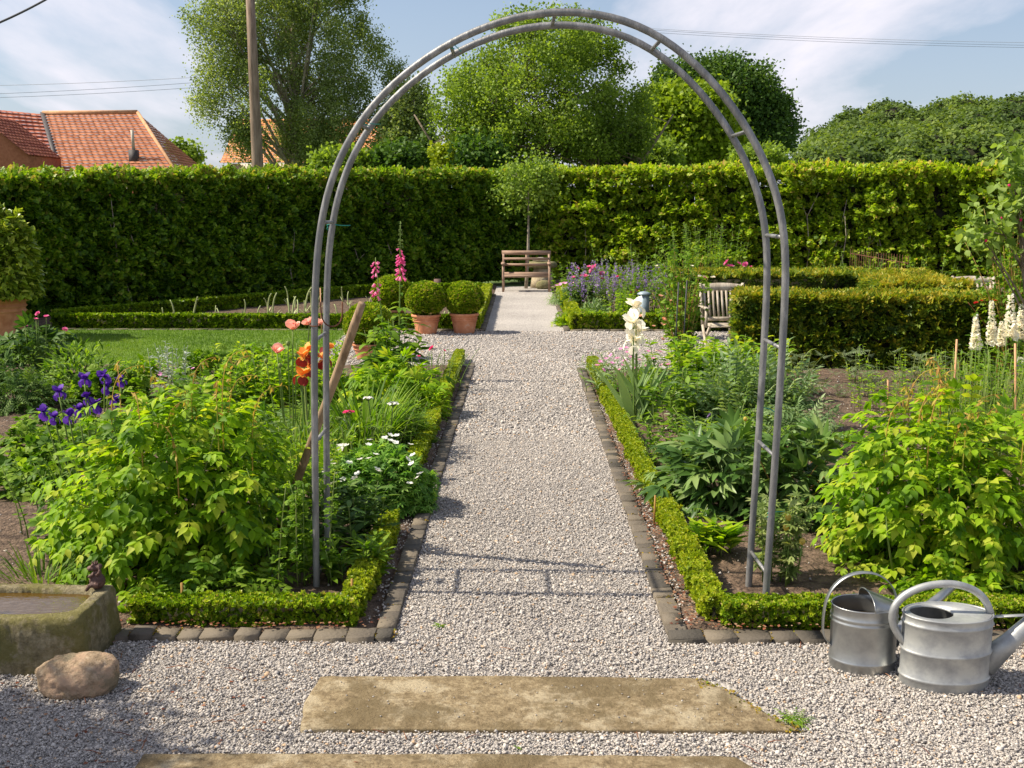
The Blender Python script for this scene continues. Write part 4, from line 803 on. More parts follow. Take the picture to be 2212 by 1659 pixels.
cx = AT(2093, 620, 14.9)[0]; chair('pale wooden folding chair half hidden behind the yew hedge and roses at right', cx, 14.6, -.15)
tb = thing('garden_table', 'pale wooden garden table glimpsed through the chair slats', 'table', (3.35, 14.5, 0)); mb = MB()
for i in range(7): mb.box(-.5, .3, -.4 + i * .115, -.3 + i * .115, .70, .725)
mb.build('tabletop', TEAKG, tb)
for s_, q in ((-1, -1), (-1, 1), (1, -1), (1, 1)): bx(tb, 'leg', s_ * .33 - .13, s_ * .33 - .08, q * .33 - .025, q * .33 + .025, 0, .70, mat=TEAKG)
# zinc column among the flowers
cp = AT(1390, 690, 16.6); mb = MB(); col_ = thing('metal_column', 'blue grey metal column with a flat cap in the far right bed', 'garden ornament', (cp[0], 16.6, 0)); BLUEZ = solid('blue_zinc', (.22, .29, .33), (.32, .39, .43), 10, .5, .3)
mb.lathe([(.085, 0), (.085, .50)], 20, close=True); mb.build('shaft', BLUEZ, col_, True); mb = MB(); mb.lathe([(.085, .50), (.105, .505), (.105, .525), (.06, .55), (.01, .56)], 20); mb.build('cap', BLUEZ, col_, True)
# rusty low fence panel
fp = thing('rusty_fence_panel', 'low rusty iron fence panel in front of the right hedge', 'fence', (AT(1880, 600, 20)[0], 19.6, 0)); ax0 = AT(1835, 590, 20.5); ax1 = AT(1960, 590, 17.8); fo = np.array([AT(1880, 600, 20)[0], 19.6, 0])
for z in (.98, .72): mb = MB(); mb.tube([np.array([ax0[0], 20.5, z]) - fo, np.array([ax1[0], 17.8, z - .05]) - fo], .007, 5); mb.build('rail', RUST, fp)
mb = MB()
for i in range(24): t = i / 23; p = np.array([ax0[0] * (1 - t) + ax1[0] * t, 20.5 * (1 - t) + 17.8 * t, 0]) - fo; mb.tube([p, p + [0, 0, 1.06]], .0035, 4)
mb.build('bars', RUST, fp)

# ================================================================ TERRACOTTA POTS
TERRA = solid('terracotta', (.46, .17, .08), (.62, .27, .14), 7, .85, bump=.15, bscale=40, c3=(.60, .36, .26), p3=.66)
SOILP = MATS['soil']
def pot(label, loc, r, h, group='terracotta pots'):
    p = thing('terracotta_pot', label, 'pot', loc, 0, group); mb = MB(); rb = r * .74
    mb.lathe([(0, 0), (rb, 0), (rb * 1.01, .02), (rb + (r - rb) * .55, h * .55), (r * .90, h * .62), (r * .90, h * .625), (r * .96, h * .64), (r * .965, h * .67), (r * .92, h * .69), (r * .93, h * .74), (r * .985, h * .755), (r * .985, h * .78), (r * .94, h * .80), (r * .955, h * .855), (r * .965, h * .86), (r * 1.07, h * .88), (r * 1.08, h * .93), (r * 1.06, h), (r * .95, h), (r * .9, h * .85), (0, h * .84)], 40); mb.build('body', TERRA, p, True)
    mb = MB(); mb.lathe([(0, h * .87), (r * .91, h * .87)], 24); mb.build('earth', SOILP, p); return p
def ball(label, loc, r, seed, mat=BOX, n=5200, sz=.05, flat=.88, group='clipped box balls in pots', z0=0):
    R = RNG(seed); b = thing('box_ball', label, 'topiary', loc, 0, group); d = rdir(R, n); q = r * (1 - np.abs(R.normal(0, .05, n))) * (1 + .035 * wob(d, .9, seed)); P = d * q[:, None] * [1, 1, flat] + [0, 0, r * flat]
    mb = MB(); mb.tpl(T_TUFTR, P, _n(d + R.normal(0, .5, (n, 3)) + [0, 0, .3]), _n(rdir(R, n) * .6 + [0, 0, .8]), sz * R.uniform(.7, 1.2, n), R.uniform(0, .8, n)); mb.build('foliage', mat, b)
    mb = MB(); mb.lathe([(r * .88 * math.cos(a), r * flat + r * flat * .86 * math.sin(a)) for a in np.linspace(-1.5, 1.5, 12)], 20, close=True); mb.build('shade_core', SHADEG, b); return b  # solid dark core, the shade within the ball given as colour
def potted(u, v, Y, r, h, rb, lp, lb, seed, n=5200):
    x = AT(u, v, Y)[0]; pot(lp, (x, Y, 0), r, h); ball(lb, (x, Y, h * .87 + .005), rb, seed, n=n)
potted(1003, 720, 15.78, .205, .30, .275, 'terracotta pot nearest the path, beneath the right clipped ball', 'clipped round box ball in the terracotta pot nearest the path', 1)
potted(921, 717, 15.70, .205, .29, .285, 'terracotta pot with lime streaks, beneath the left clipped ball', 'clipped round box ball in the lime streaked pot, second from the path', 2)
potted(848, 700, 16.55, .20, .28, .31, 'terracotta pot hidden behind the foxglove leaves', 'clipped round box ball directly behind the tall foxglove', 3)
potted(797, 740, 13.0, .20, .20, .285, 'terracotta pot behind the top of the wooden handle', 'large yellow green clipped box ball behind the wooden handle', 4, n=9000)
# big pot with a bay bush at the left edge
bp = AT(2, 720, 15.0); BX = AT(8, 700, 15.0)[0]; pot('large terracotta pot with banded rim at the left edge', (BX, 15.0, .012), .33, .60, 'large pots')
bay, P_, d_ = mound('bay_bush', 'big round glossy bay bush in the large terracotta pot', 'shrub', (BX, 15.0, .60), .56, .56, 1.24, 4200, T_OVN, .13, leaf_mat('bay_leaf', [(.08, .13, .012), (.16, .24, .02), (.28, .36, .03), (.42, .46, .07)], .25, rough=.35), 55, shell=.75, droop=0, jit=.5, lumps=.1, sq=2.6)
# ================================================================ HEDGES
HL = [G(-150, 740)[:2] if False else np.array([-10.2, 14.2]), G(144, 684)[:2] + [-.5, .6], G(745, 632)[:2] + [-.45, .8], G(1060, 612)[:2] + [-.4, .8], np.array([.35, 28.3])]
HR = [np.array([.35, 28.3]), AT(1500, 447, 27.3)[:2], AT(2300, 447, 25.2)[:2] + [1.0, 0]]
hgt = AT(600, 352, 23)[2]
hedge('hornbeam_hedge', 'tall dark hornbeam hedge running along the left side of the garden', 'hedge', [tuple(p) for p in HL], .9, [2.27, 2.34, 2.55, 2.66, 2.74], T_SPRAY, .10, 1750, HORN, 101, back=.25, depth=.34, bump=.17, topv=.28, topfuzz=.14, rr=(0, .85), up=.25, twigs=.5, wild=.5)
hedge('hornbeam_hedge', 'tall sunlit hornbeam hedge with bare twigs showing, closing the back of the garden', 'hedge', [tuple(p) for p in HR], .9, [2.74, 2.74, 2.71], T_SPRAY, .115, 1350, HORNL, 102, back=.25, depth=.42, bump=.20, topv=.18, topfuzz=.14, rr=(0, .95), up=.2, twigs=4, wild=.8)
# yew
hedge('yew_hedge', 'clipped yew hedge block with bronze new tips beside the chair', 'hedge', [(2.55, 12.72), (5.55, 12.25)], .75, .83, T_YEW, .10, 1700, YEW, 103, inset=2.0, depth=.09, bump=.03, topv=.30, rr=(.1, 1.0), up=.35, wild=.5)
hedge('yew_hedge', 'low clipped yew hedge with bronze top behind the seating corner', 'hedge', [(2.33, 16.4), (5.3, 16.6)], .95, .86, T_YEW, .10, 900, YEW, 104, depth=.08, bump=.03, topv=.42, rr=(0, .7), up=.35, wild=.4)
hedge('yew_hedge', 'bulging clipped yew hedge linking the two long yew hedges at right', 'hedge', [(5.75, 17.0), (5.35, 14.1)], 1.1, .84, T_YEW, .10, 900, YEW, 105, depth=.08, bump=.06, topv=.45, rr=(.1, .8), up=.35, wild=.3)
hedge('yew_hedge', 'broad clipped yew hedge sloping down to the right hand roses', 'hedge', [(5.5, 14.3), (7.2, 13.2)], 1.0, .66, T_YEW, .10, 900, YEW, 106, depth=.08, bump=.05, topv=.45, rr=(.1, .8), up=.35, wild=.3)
# box edging
BH = dict(depth=.028, up=.5, out=.6, wild=.25)
def boxh(label, pts, w, h, size, dens, seed, mat=BOX, bump=.016, **k): return hedge('box_edging', label, 'box hedge', pts, w, h, T_TUFTR, size, dens, mat, seed, bump=bump, **{**BH, **k})
boxh('low clipped box edging across the front of the left bed', [(-1.74, 4.54), (-.74, 4.53)], .13, .125, .020, 8800, 201, rr=(0, 1), topv=.05)
boxh('low yellowish box edging along the left side of the path', [(-.76, 4.56), (-.755, 5.9)], .095, .135, .019, 9000, 202, mat=BOXY, topv=.05)
boxh('low yellow green box edging climbing away up the left side of the path', [(-.755, 6.35), (-.755, 12.9)], .10, .14, .023, 6800, 203, mat=BOXY, topv=.1)
boxh('low box edging across the front of the right bed behind the watering cans', [(.90, 4.54), (2.9, 4.53)], .13, .125, .020, 8800, 204, rr=(0, .95), topv=.05)
boxh('low bright box edging along the right side of the path', [(.865, 4.53), (.835, 7.0), (.81, 12.3)], .10, .135, .021, 7600, 205, mat=BOXY, topv=.08)
boxh('low box edging along the far left bed beside the path to the bench', [(-.735, 16.1), (-.735, 22.6)], .15, .24, .05, 1900, 206, mat=BOXY, topv=.1)
boxh('thin box edging along the front of the far left bed behind the lawn', [(-7.25, 16.35), (-.80, 16.2)], .16, .22, .05, 1900, 207, rr=(0, .7))
boxh('thin box edging slanting along the hedge side of the far left bed', [(-7.3, 16.6), (-4.25, 21.0), (-2.6, 22.9)], .16, .24, .055, 1500, 208, rr=(0, .6))
boxh('thin box edging closing the far left bed near the bench', [(-2.4, 22.7), (-.8, 22.6)], .15, .24, .06, 1500, 209, rr=(0, .6))
boxh('low box edging along the far right bed beside the path to the bench', [(.82, 16.1), (.82, 22.5)], .15, .24, .05, 1900, 210, mat=BOXY, topv=.1)
boxh('low box edging across the front of the far right bed', [(.85, 16.2), (2.45, 16.2)], .16, .24, .05, 1900, 211)

# ================================================================ TREES BEHIND
birch = [lob(480, 60, 40, 85, 90), lob(560, 30, 41, 110, 120), lob(700, 60, 42, 130, 150), lob(790, 150, 42, 90, 110), lob(455, 170, 40, 60, 60), lob(560, 190, 40, 95, 100), lob(690, 230, 41, 110, 90), lob(640, -60, 42, 170, 110), lob(520, 270, 40, 40, 50), lob(620, 310, 41, 40, 35), lob(735, 300, 41, 80, 45), lob(660, 270, 41, 70, 50), lob(600, 260, 41, 60, 50), lob(560, 290, 41, 55, 40), lob(700, 310, 41, 80, 35), lob(820, 240, 42, 60, 60)]
tree('birch_tree', 'big weeping silver birch behind the utility pole at left', 'tree', (AT(625, 400, 41)[0], 41), birch, 1500, 90, .17, .075, BIRCH, 301, trunk=.26, bark=BARKL, droop=.6, stretch=3.2, shell=.25, holes=.5, hfreq=.30, limbs=70, boughs=110, rb=.55)
tree('birch_tree', 'smaller drooping birch between the big birch and the round tree', 'tree', (AT(880, 400, 40)[0], 40), [lob(880, 250, 40, 50, 100), lob(905, 210, 40, 30, 50), lob(860, 310, 40, 60, 50)], 230, 60, .22, .11, BIRCH, 302, trunk=.12, bark=BARKL, droop=.6, stretch=2.6, shell=.1, holes=.35, hfreq=.3)
rt = [lob(1160, 210, 33, 190, 130), lob(1040, 220, 33, 110, 110), lob(1290, 230, 33, 120, 120), lob(1180, 110, 33, 150, 85), lob(1170, 300, 33, 200, 60), lob(1000, 290, 33, 70, 60), lob(1350, 300, 33, 70, 60), lob(1280, 90, 33, 60, 50), lob(1110, 55, 33, 50, 30)]
tree('round_tree', 'broad multi stemmed round tree seen through the arch', 'tree', (AT(1165, 400, 33)[0], 33), rt, 1800, 46, .15, .08, TREE1, 303, trunk=.16, shell=.35, holes=.5, hfreq=.35, boughs=150, rb=.42, multi=5, limbs=80, trunk_h=4.6)
dt = [lob(1590, 200, 60, 90, 60), lob(1640, 260, 60, 75, 75), lob(1530, 230, 60, 90, 80), lob(1620, 310, 60, 95, 45), lob(1480, 180, 60, 70, 45), lob(1560, 160, 60, 60, 30), lob(1450, 260, 61, 80, 80)]
tree('dark_tree', 'dark green dense tree at the right shoulder of the arch', 'tree', (AT(1600, 400, 60)[0], 60), dt, 1100, 60, .30, .17, TREE2, 304, trunk=.35, shell=.6, holes=.5, hfreq=.15, limbs=30, boughs=80, rb=.9)
tree('lime_tree', 'yellow green tree in front of the dark tree', 'tree', (AT(1470, 400, 45)[0], 45), [lob(1490, 230, 45, 80, 50), lob(1460, 300, 45, 80, 45), lob(1540, 300, 45, 70, 45), lob(1440, 240, 45, 50, 40), lob(1520, 250, 45, 50, 40)], 620, 34, .27, .19, TREE3, 305, trunk=.18, shell=.4, holes=.35, hfreq=.25)
tree('cypress', 'narrow dark conifer behind the hedge left of the round tree', 'tree', (AT(926, 360, 36)[0], 36), [lob(926, 335, 36, 14, 45)], 90, 40, .12, .09, TREE2, 306, trunk=.06, limbs=4)
tree('golden_shrub', 'yellow leaved shrub showing above the hedge', 'shrub', (AT(975, 360, 31)[0], 31), [lob(955, 335, 31, 18, 14), lob(985, 345, 31, 22, 14)], 60, 34, .13, .10, leaf_mat('golden_leaf', [(.14, .21, .01), (.25, .32, .015), (.38, .42, .03)], .3), 307, trunk=.05, limbs=5)
tree('background_tree', 'leafy tree peeping over the right end of the red roof', 'tree', (AT(385, 330, 62)[0], 62), [lob(385, 320, 62, 12, 8), lob(412, 335, 62, 16, 8)], 25, 36, .3, .24, TREE1, 308, trunk=.15, limbs=5)
for i, (u, v, ru, rv, Y) in enumerate([(1320, 345, 60, 30, 34), (1415, 340, 55, 32, 36), (860, 345, 55, 22, 34), (740, 350, 60, 16, 34), (1040, 340, 60, 35, 31), (1640, 345, 60, 22, 40)]):
    tree('background_shrub', ['green shrub behind the hedge under the round tree, right part', 'green shrub behind the hedge below the lime green tree', 'shrub behind the hedge under the small birch', 'shrub behind the hedge under the big birch', 'shrub behind the hedge under the round tree, left part', 'shrub behind the hedge below the dark tree'][i], 'shrub', (AT(u, v, Y)[0], Y), [lob(u, v, Y, ru, rv)], 170, 34, .16, .13, TREE1 if i % 2 else TREE3 if i == 1 else DARKG, 320 + i, trunk=.06, limbs=8)
# wooded hill
R = RNG(400); mb = MB(); cr = MB()
prof = [(1735, 350), (1760, 295), (1790, 262), (1830, 238), (1880, 240), (1920, 215), (1960, 222), (2010, 232), (2060, 215), (2120, 205), (2180, 203), (2240, 212), (2320, 220)]
pu = np.array([p[0] for p in prof], float); pv = np.array([p[1] for p in prof], float)
for k in range(210):
    Y = R.uniform(120, 175); u = R.uniform(1740, 2330); tv = np.interp(u, pu, pv); f = 1 - (Y - 120) / 55; v = tv + (355 - tv) * f * R.uniform(.75, 1.05) + 40; r = R.uniform(2.2, 3.8); c = AT(max(u, 1762), v, Y)
    n = 900; d = rdir(R, n); d[:, 2] = np.where(d[:, 2] < -.3, -d[:, 2], d[:, 2]); q = r * R.uniform(.82, 1.0, n) * (1 + .16 * wob(d * 1.5 + k, 1.0, k)); P = c + d * q[:, None] * [1, 1, 1.0]
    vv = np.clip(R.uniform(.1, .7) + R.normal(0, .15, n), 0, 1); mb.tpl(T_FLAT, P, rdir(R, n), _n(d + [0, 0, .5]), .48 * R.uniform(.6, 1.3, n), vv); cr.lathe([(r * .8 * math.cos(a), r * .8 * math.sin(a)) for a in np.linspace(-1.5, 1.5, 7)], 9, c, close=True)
w = mb.build('far_wood', WOOD_); tag(w, 'wooded hill rising beyond the right hedge', 'wood', kind='stuff')
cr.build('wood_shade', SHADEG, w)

# ================================================================ HOUSES
TILE = leaf_mat('roof_tile', [(.31, .115, .06), (.37, .145, .075), (.41, .165, .09), (.46, .20, .11)], 0, rough=.95, spec=.1); TILEO = leaf_mat('orange_roof_tile', [(.54, .21, .075), (.62, .26, .095), (.68, .32, .13)], 0, rough=.85); TILED = leaf_mat('old_roof_tile', [(.26, .075, .05), (.36, .12, .075), (.46, .17, .10)], 0, rough=.9)
RIDGE = solid('ridge_tile', (.40, .20, .10), (.52, .30, .16), 5, .9); BRICK = solid('brick_wall', (.34, .12, .07), (.44, .17, .10), 10, .95, bump=.4); RENDER = solid('house_wall', (.5, .45, .38), (.6, .55, .48), 4, .9)
def roof(root, quad, rows, mat, seed, cols=None, name='roof', lift=.024):
    """courses of tiles laid over the quad (ridge left, ridge right, eave right, eave left), each lapping the next"""
    R = RNG(seed); a, b, c, d = [np.array(q, float) for q in quad]; mb = MB(); nrm = np.cross(c - d, a - d); nrm /= np.linalg.norm(nrm); nrm = nrm if nrm[2] > 0 else -nrm
    for i in range(rows):
        f0, f1 = i / rows, (i + 1) / rows; l0, r0 = a + (d - a) * f0, b + (c - b) * f0; l1, r1 = a + (d - a) * f1, b + (c - b) * f1; W = max(np.linalg.norm(r1 - l1), .1); n = max(1, int(W / .27))
        wv = .03 * math.sin(i * .5 + seed)
        for j in range(n):
            g0, g1 = j / n, (j + 1) / n; up = nrm * lift * R.uniform(.8, 1.25); m = .5 * (g0 + g1); lo = lambda g: l1 + (r1 - l1) * g; hi = lambda g: l0 + (r0 - l0) * g
            mb.raw([hi(g0), hi(m) + nrm * .012, hi(g1), lo(g1) + up, lo(m) + up + nrm * .02, lo(g0) + up, lo(g0), lo(g1)], [0, 5, 4, 1, 1, 4, 3, 2, 5, 6, 7, 3], [4, 4, 4], R.random())
    return mb.build(name, mat, root)
h1 = thing('farm_house', 'long farmhouse with weathered red tiled hip roof beyond the left hedge', 'house', (AT(200, 330, 46)[0], 46, 0)); o1 = np.array([AT(200, 330, 46)[0], 46, 0])
Q = lambda u, v, Y: AT(u, v, Y) - o1
rl, rr_ = Q(92, 247, 50), Q(297, 245, 50); el, er = Q(128, 372, 44), Q(392, 362, 44); eb = Q(520, 386, 50); zE = 2.6
def at_z(u, Y): p = AT(u, 400, Y); return np.array([p[0], p[1], zE]) - o1
el, er, eb = at_z(138, 44.5), at_z(402, 44.5), at_z(496, 54)
roof(h1, (rl, rr_, er, el), 26, TILE, 1); roof(h1, (rr_, rr_ + [.01, 0, 0], eb, er), 26, TILEO if False else TILE, 2)
mb = MB(); mb.tube([rl + [0, 0, .05], rr_ + [0, 0, .05]], .11, 6); mb.tube([rr_ + [0, 0, .05], er + [0, 0, .06]], .08, 6); mb.build('ridge_tiles', RIDGE, h1)
a0 = Q(-60, 232, 50); roof(h1, (a0, rl, el, at_z(-60, 44.5)), 20, TILED, 3, lift=.09); mb = MB(); mb.bar(rl + [0, -.05, .06], el + [0, 0, .1], .16, .08); mb.build('roof_divider', solid('lead', (.05, .045, .045), (.08, .07, .07), 9, .7), h1)
W = MB(); x0, x1 = at_z(-60, 44.8)[0], er[0] - .4; W.box(x0, x1, -1.2, 8, 0, zE - .02); W.build('wall', BRICK, h1)
cpx = Q(289, 330, 46.5); mb = MB(); mb.box(-.17, .17, -.17, .17, -.55, .12, .5, 0, (np.eye(3), cpx)); mb.build('chimney_box', MATS['lead'], h1); mb = MB(); mb.tube([cpx + [0, 0, .1], cpx + [-.02, 0, .95]], .07, 8); mb.build('flue_pipe', solid('flue', (.40, .36, .28), (.5, .46, .38), 5, .6), h1)
h0 = thing('brick_gable_house', 'brick gable end of a low house at the far left edge', 'house', (AT(0, 330, 43)[0], 43, 0)); o0 = np.array([AT(0, 330, 43)[0], 43, 0]); q = lambda u, v, Y=43: AT(u, v, Y) - o0
g0, g1, gp = q(-160, 345), q(62, 336), q(-45, 250); mb = MB(); z0 = np.array([1, 1, 0]); back = np.array([0, 3.0, 0]); V = [g0 * z0, g1 * z0, g1, gp, g0] ; V = [np.array(x) for x in V] + [np.array(x) + back for x in V]
mb.raw(V, [0, 1, 2, 3, 4, 9, 8, 7, 6, 5, 0, 5, 6, 1, 1, 6, 7, 2, 4, 9, 5, 0], [5, 5, 4, 4, 4], .5); mb.build('wall', BRICK, h0); up_ = np.array([0, 0, .06]); roof(h0, (gp + up_ + back, gp + up_ - [0, .2, 0], g1 + up_ - [0, .2, 0] + (g1 - gp) * .03, g1 + up_ + back + (g1 - gp) * .03), 12, TILED, 4); roof(h0, (gp + up_ - [0, .2, 0], gp + up_ + back, g0 + up_ + back, g0 + up_ - [0, .2, 0]), 12, TILED, 5)
h2 = thing('orange_roof_house', 'house with bright orange tiled roof behind the birch', 'house', (AT(700, 330, 66)[0], 66, 0)); o2 = np.array([AT(700, 330, 66)[0], 66, 0]); qq = lambda u, v, Y=66: AT(u, v, Y) - o2
roof(h2, (qq(514, 262, 66), qq(910, 262, 66), qq(960, 352, 60), qq(475, 352, 60)), 20, TILEO, 6); e_l, e_r = qq(480, 352, 60.2), qq(950, 352, 60.2); mb = MB(); mb.box(e_l[0] + .2, e_r[0] - .2, e_l[1] + .4, 5, 0, e_l[2] - .02); mb.build('wall', RENDER, h2); mb = MB(); mb.tube([qq(514, 262, 66), qq(910, 262, 66)], .13, 6); mb.build('ridge_tiles', TILEO, h2)

# ================================================================ POLE AND WIRES
pb, pt = AT(556, 345, 30.5), AT(538, -60, 30); pole = thing('utility_pole', 'leaning weathered wooden utility pole behind the left hedge', 'utility pole', (pb[0] + .05, 30.5, 0)); po = np.array([pb[0] + .05, 30.5, 0]); mb = MB(); bs = pb - (pt - pb) / (pt - pb)[2] * pb[2]; mb.tube([bs - po, pb - po, (pb + pt) / 2 - po, pt - po], [.165, .16, .135, .115], 16); mb.build('shaft', solid('pole_wood', (.16, .11, .075), (.29, .215, .16), 14, .9, bump=.5, stretch=(1, 1, .08)), pole, True)
WIRE = solid('wire', (.05, .05, .055), rough=.6); WIREG = solid('far_wire', (.30, .30, .33), rough=.6)
def wire(label, p0, p1, sag, r, mat=WIREG, group=None):
    t = np.linspace(0, 1, 24)[:, None]; P = p0 + (p1 - p0) * t - np.array([0, 0, 1.0]) * (4 * t * (1 - t)) * sag; mb = MB(); mb.tube(P, r, 4); tag(mb.build('overhead_wire', mat), label, 'overhead wire', group)
wire('thick black cable crossing the top left corner of the sky', AT(-60, 72, 22), AT(200, -65, 24), .1, .022, WIRE)
for k, (v0, v1) in enumerate(((186, 166), (205, 176), (213, 187))): wire(['highest', 'middle', 'lowest'][k] + ' of the three thin wires left of the birch', AT(-80, v0, 75), AT(500, v1 - 4, 75), .12, .012, group='distant power wires')
for k, (v0, v1) in enumerate(((60, 93), (63, 99), (68, 104))): wire(['highest', 'middle', 'lowest'][k] + ' of the three thin wires right of the arch', AT(1380, v0, 80), AT(2300, v1, 80), .2, .011, group='distant power wires')
# ================================================================ PLANTS OF THE NEAR LEFT BED
def gx(u, Y): return AT(u, 600, Y)[0]
def gb(u, Y, z=.02): return (gx(u, Y), Y, z)
def hgt_(u, v, Y): return AT(u, v, Y)[2]
BRONZE = leaf_mat('bronze_shoot', [(.38, .30, .05), (.46, .36, .08), (.42, .22, .07), (.34, .36, .06)], .3)
def shoots(root, P, n, seed, L=.22, mat=BRONZE):
    """arching bronze shoots with drooping buds above the leaves"""
    R = RNG(seed); idx = np.argsort(-P[:, 2])[:n * 12]; R.shuffle(idx)
    for i in idx[:n]:
        p = P[i]; a = R.uniform(0, 2 * PI) if R.random() < .4 else R.normal(0, .6); o = np.array([math.cos(a), math.sin(a), 0]); l = L * R.uniform(.6, 1.25); c = [p - [0, 0, .25], p, p + [0, 0, l * .8] + o * .02, p + [0, 0, l * 1.05] + o * l * .3, p + [0, 0, l * .92] + o * l * .7]
        Q = smooth_path(np.array(c), 18); mb = MB(); mb.tube(Q, np.linspace(.0038, .0014, 18), 5, R.random()); k = 16; j = R.integers(8, 18, k)
        mb.tpl(T_LANCE, Q[j], _n(R.normal(0, .5, (k, 3)) + [0, 0, -.8]), rdir(R, k), R.uniform(.02, .045, k), R.random(k)); mb.build('flower_shoot', mat, root)
def tall_stems(root, P, n, seed, mat=None):
    R = RNG(seed); mb = MB()
    for i in R.choice(len(P), n, False): p = P[i]; mb.tube([[p[0] * .8, p[1] * .8 - .02, 0], [p[0] * .95, p[1], p[2] * .6], p], [.006, .005, .003], 6, R.random())
    mb.build('stalk', mat or STEM, root, True)
m1, P1, _ = mound('leafy_perennial', 'huge lime green leafy mound in front of the purple irises', 'perennial', gb(372, 5.42), .66, .62, .90, 1300, T_PINN, .20, LIME, 501, shell=.35, droop=.32, jit=.28, stems=30, lumps=.14, sq=2.5, vr=(0, .95), upn=1.3)
shoots(m1, P1, 16, 502); tall_stems(m1, P1, 10, 503)
m1b, Pb, _ = mound('leafy_perennial', 'lime green leafy sprays hanging over the soil behind the trough', 'perennial', gb(150, 5.35), .30, .26, .42, 110, T_PINN, .20, LIME, 504, droop=.35, stems=8)
m2, P2, _ = mound('leafy_perennial', 'large lime green leafy mound behind the watering cans', 'perennial', gb(2070, 5.38), .62, .60, .86, 1080, T_PINN, .205, LIME, 511, shell=.35, droop=.32, jit=.28, stems=30, lumps=.16, sq=2.4, upn=1.3)
shoots(m2, P2, 14, 512, .26); tall_stems(m2, P2, 10, 513)

def iris_clump(label, base, heads, up_mat, fall_mat, seed, fan_n=16, fl=.055, hleaf=.35, cat='iris', leafmat=GREY, lw=.028, name='iris', fan=None, spread=.12, stem_r=.005):
    """heads: world points of the flowers"""
    R = RNG(seed); root = thing(name, label, cat, base); b = np.array(base); mb = MB(); add_blades(mb, R, (0, 0, 0), fan_n, spread, hleaf, lw, (.02, .5), (.1, .7), fan=fan); mb.build('leaves', leafmat, root)
    st = MB(); pl = []
    for h in heads:
        p = np.array(h) - b; s = np.array([p[0] * .6, p[1] * .6, 0]); st.tube(smooth_path(np.array([s, (s + p) / 2 + [0, 0, .02], p - [0, 0, fl * .4]]), 8), stem_r, 6, R.random()); pl.append((p, fl * R.uniform(.85, 1.1)))
    st.build('stems', STEM, root, True); put_flowers(root, f_iris(up_mat, fall_mat), pl, R=R); return root
Yp = 6.6
iris_clump('clump of deep purple irises on thin stalks left of the lime green mound', gb(175, Yp), [AT(u, v, Yp + d) for u, v, d in ((183, 822, 0), (190, 862, -.05), (96, 893, .1), (172, 888, .05), (128, 850, .1), (232, 838, .15), (262, 824, .2), (250, 868, .1), (205, 880, 0), (150, 902, -.05), (118, 905, 0), (225, 815, .1))], VIOLET, VIOLET, 521, fan_n=34, fl=.056, hleaf=.42, lw=.014, leafmat=MIDG, spread=.22)
Yo = 6.9
iris_clump('orange and burgundy bearded irises behind the left leg of the arch', gb(672, Yo), [AT(u, v, Yo + d) for u, v, d in ((655, 775, 0), (650, 815, -.1), (672, 800, .05), (700, 780, .1), (705, 755, .2), (668, 762, .1))], ORANGE, BURG, 522, fan_n=16, fl=.07, hleaf=.5, lw=.03, leafmat=MIDG, spread=.12, stem_r=.008)
iris_clump('white bearded iris with broad leaf fan beside the right path edging', gb(1385, 9.0), [AT(1374, 668, 9.0), AT(1368, 700, 8.95), AT(1376, 722, 9.05), AT(1366, 742, 9.0)], CREAM, CREAM, 523, fan_n=0 or 2, fl=.12, hleaf=.55, lw=.06, leafmat=IRISL, spread=.05, stem_r=.0055)
rt_ = [o for o in bpy.data.objects if o.get('label', '').startswith('white bearded iris')][0]
R = RNG(524); mb = MB(); V, L, S, k = strip(R, np.stack([R.uniform(-.12, .16, 15), R.uniform(-.06, .06, 15), np.zeros(15)], 1), np.where(np.arange(15) % 2 == 0, 0.0, PI) + R.normal(0, .3, 15), R.uniform(.03, .55, 15), R.uniform(.45, .66, 15), R.uniform(.07, .105, 15), R.uniform(.1, .7, 15), 8, .9); mb.raw(V, L, S, np.repeat(R.uniform(.1, .9, 15), k)); mb.build('leaf_fan', IRISL, rt_)
# poppies
Yq = 7.6; pr = thing('poppy', 'clump of salmon pink poppies with grey buds left of the arch leg', 'poppy', gb(615, Yq)); pb_ = np.array(gb(615, Yq)); R = RNG(531); mb = MB(); n = 60; mb.tpl(T_FERN, np.stack([R.normal(0, .12, n), R.normal(0, .1, n), R.uniform(.03, .2, n)], 1), _n(rdir(R, n) * [1, 1, .3] + [0, 0, .6]), [0, 0, 1.0], R.uniform(.16, .28, n), R.random(n)); mb.build('foliage', GREY, pr)
st = MB(); fl = []
for u, v, s in ((632, 712, .075), (599, 762, .07), (686, 705, .072), (668, 702, .06)): p = AT(u, v, Yq) - pb_; st.tube(smooth_path(np.array([p * [.4, 1, 0], p * [.8, 1, .6], p]), 8), .005, 6, .5); fl.append((p, s))
for u, v in ((622, 742), (605, 790), (640, 768), (575, 780)): p = AT(u, v, Yq) - pb_; st.tube(smooth_path(np.array([p * [.4, 1, 0], p * [.8, 1, .6], p]), 8), .004, 6, .5); st.lathe([(.003, -.02), (.016, -.005), (.014, .014), (.003, .02)], 8, p, .7)
st.build('stems', STEM, pr, True); put_flowers(pr, f_poppy(SALMON), fl, R=R)
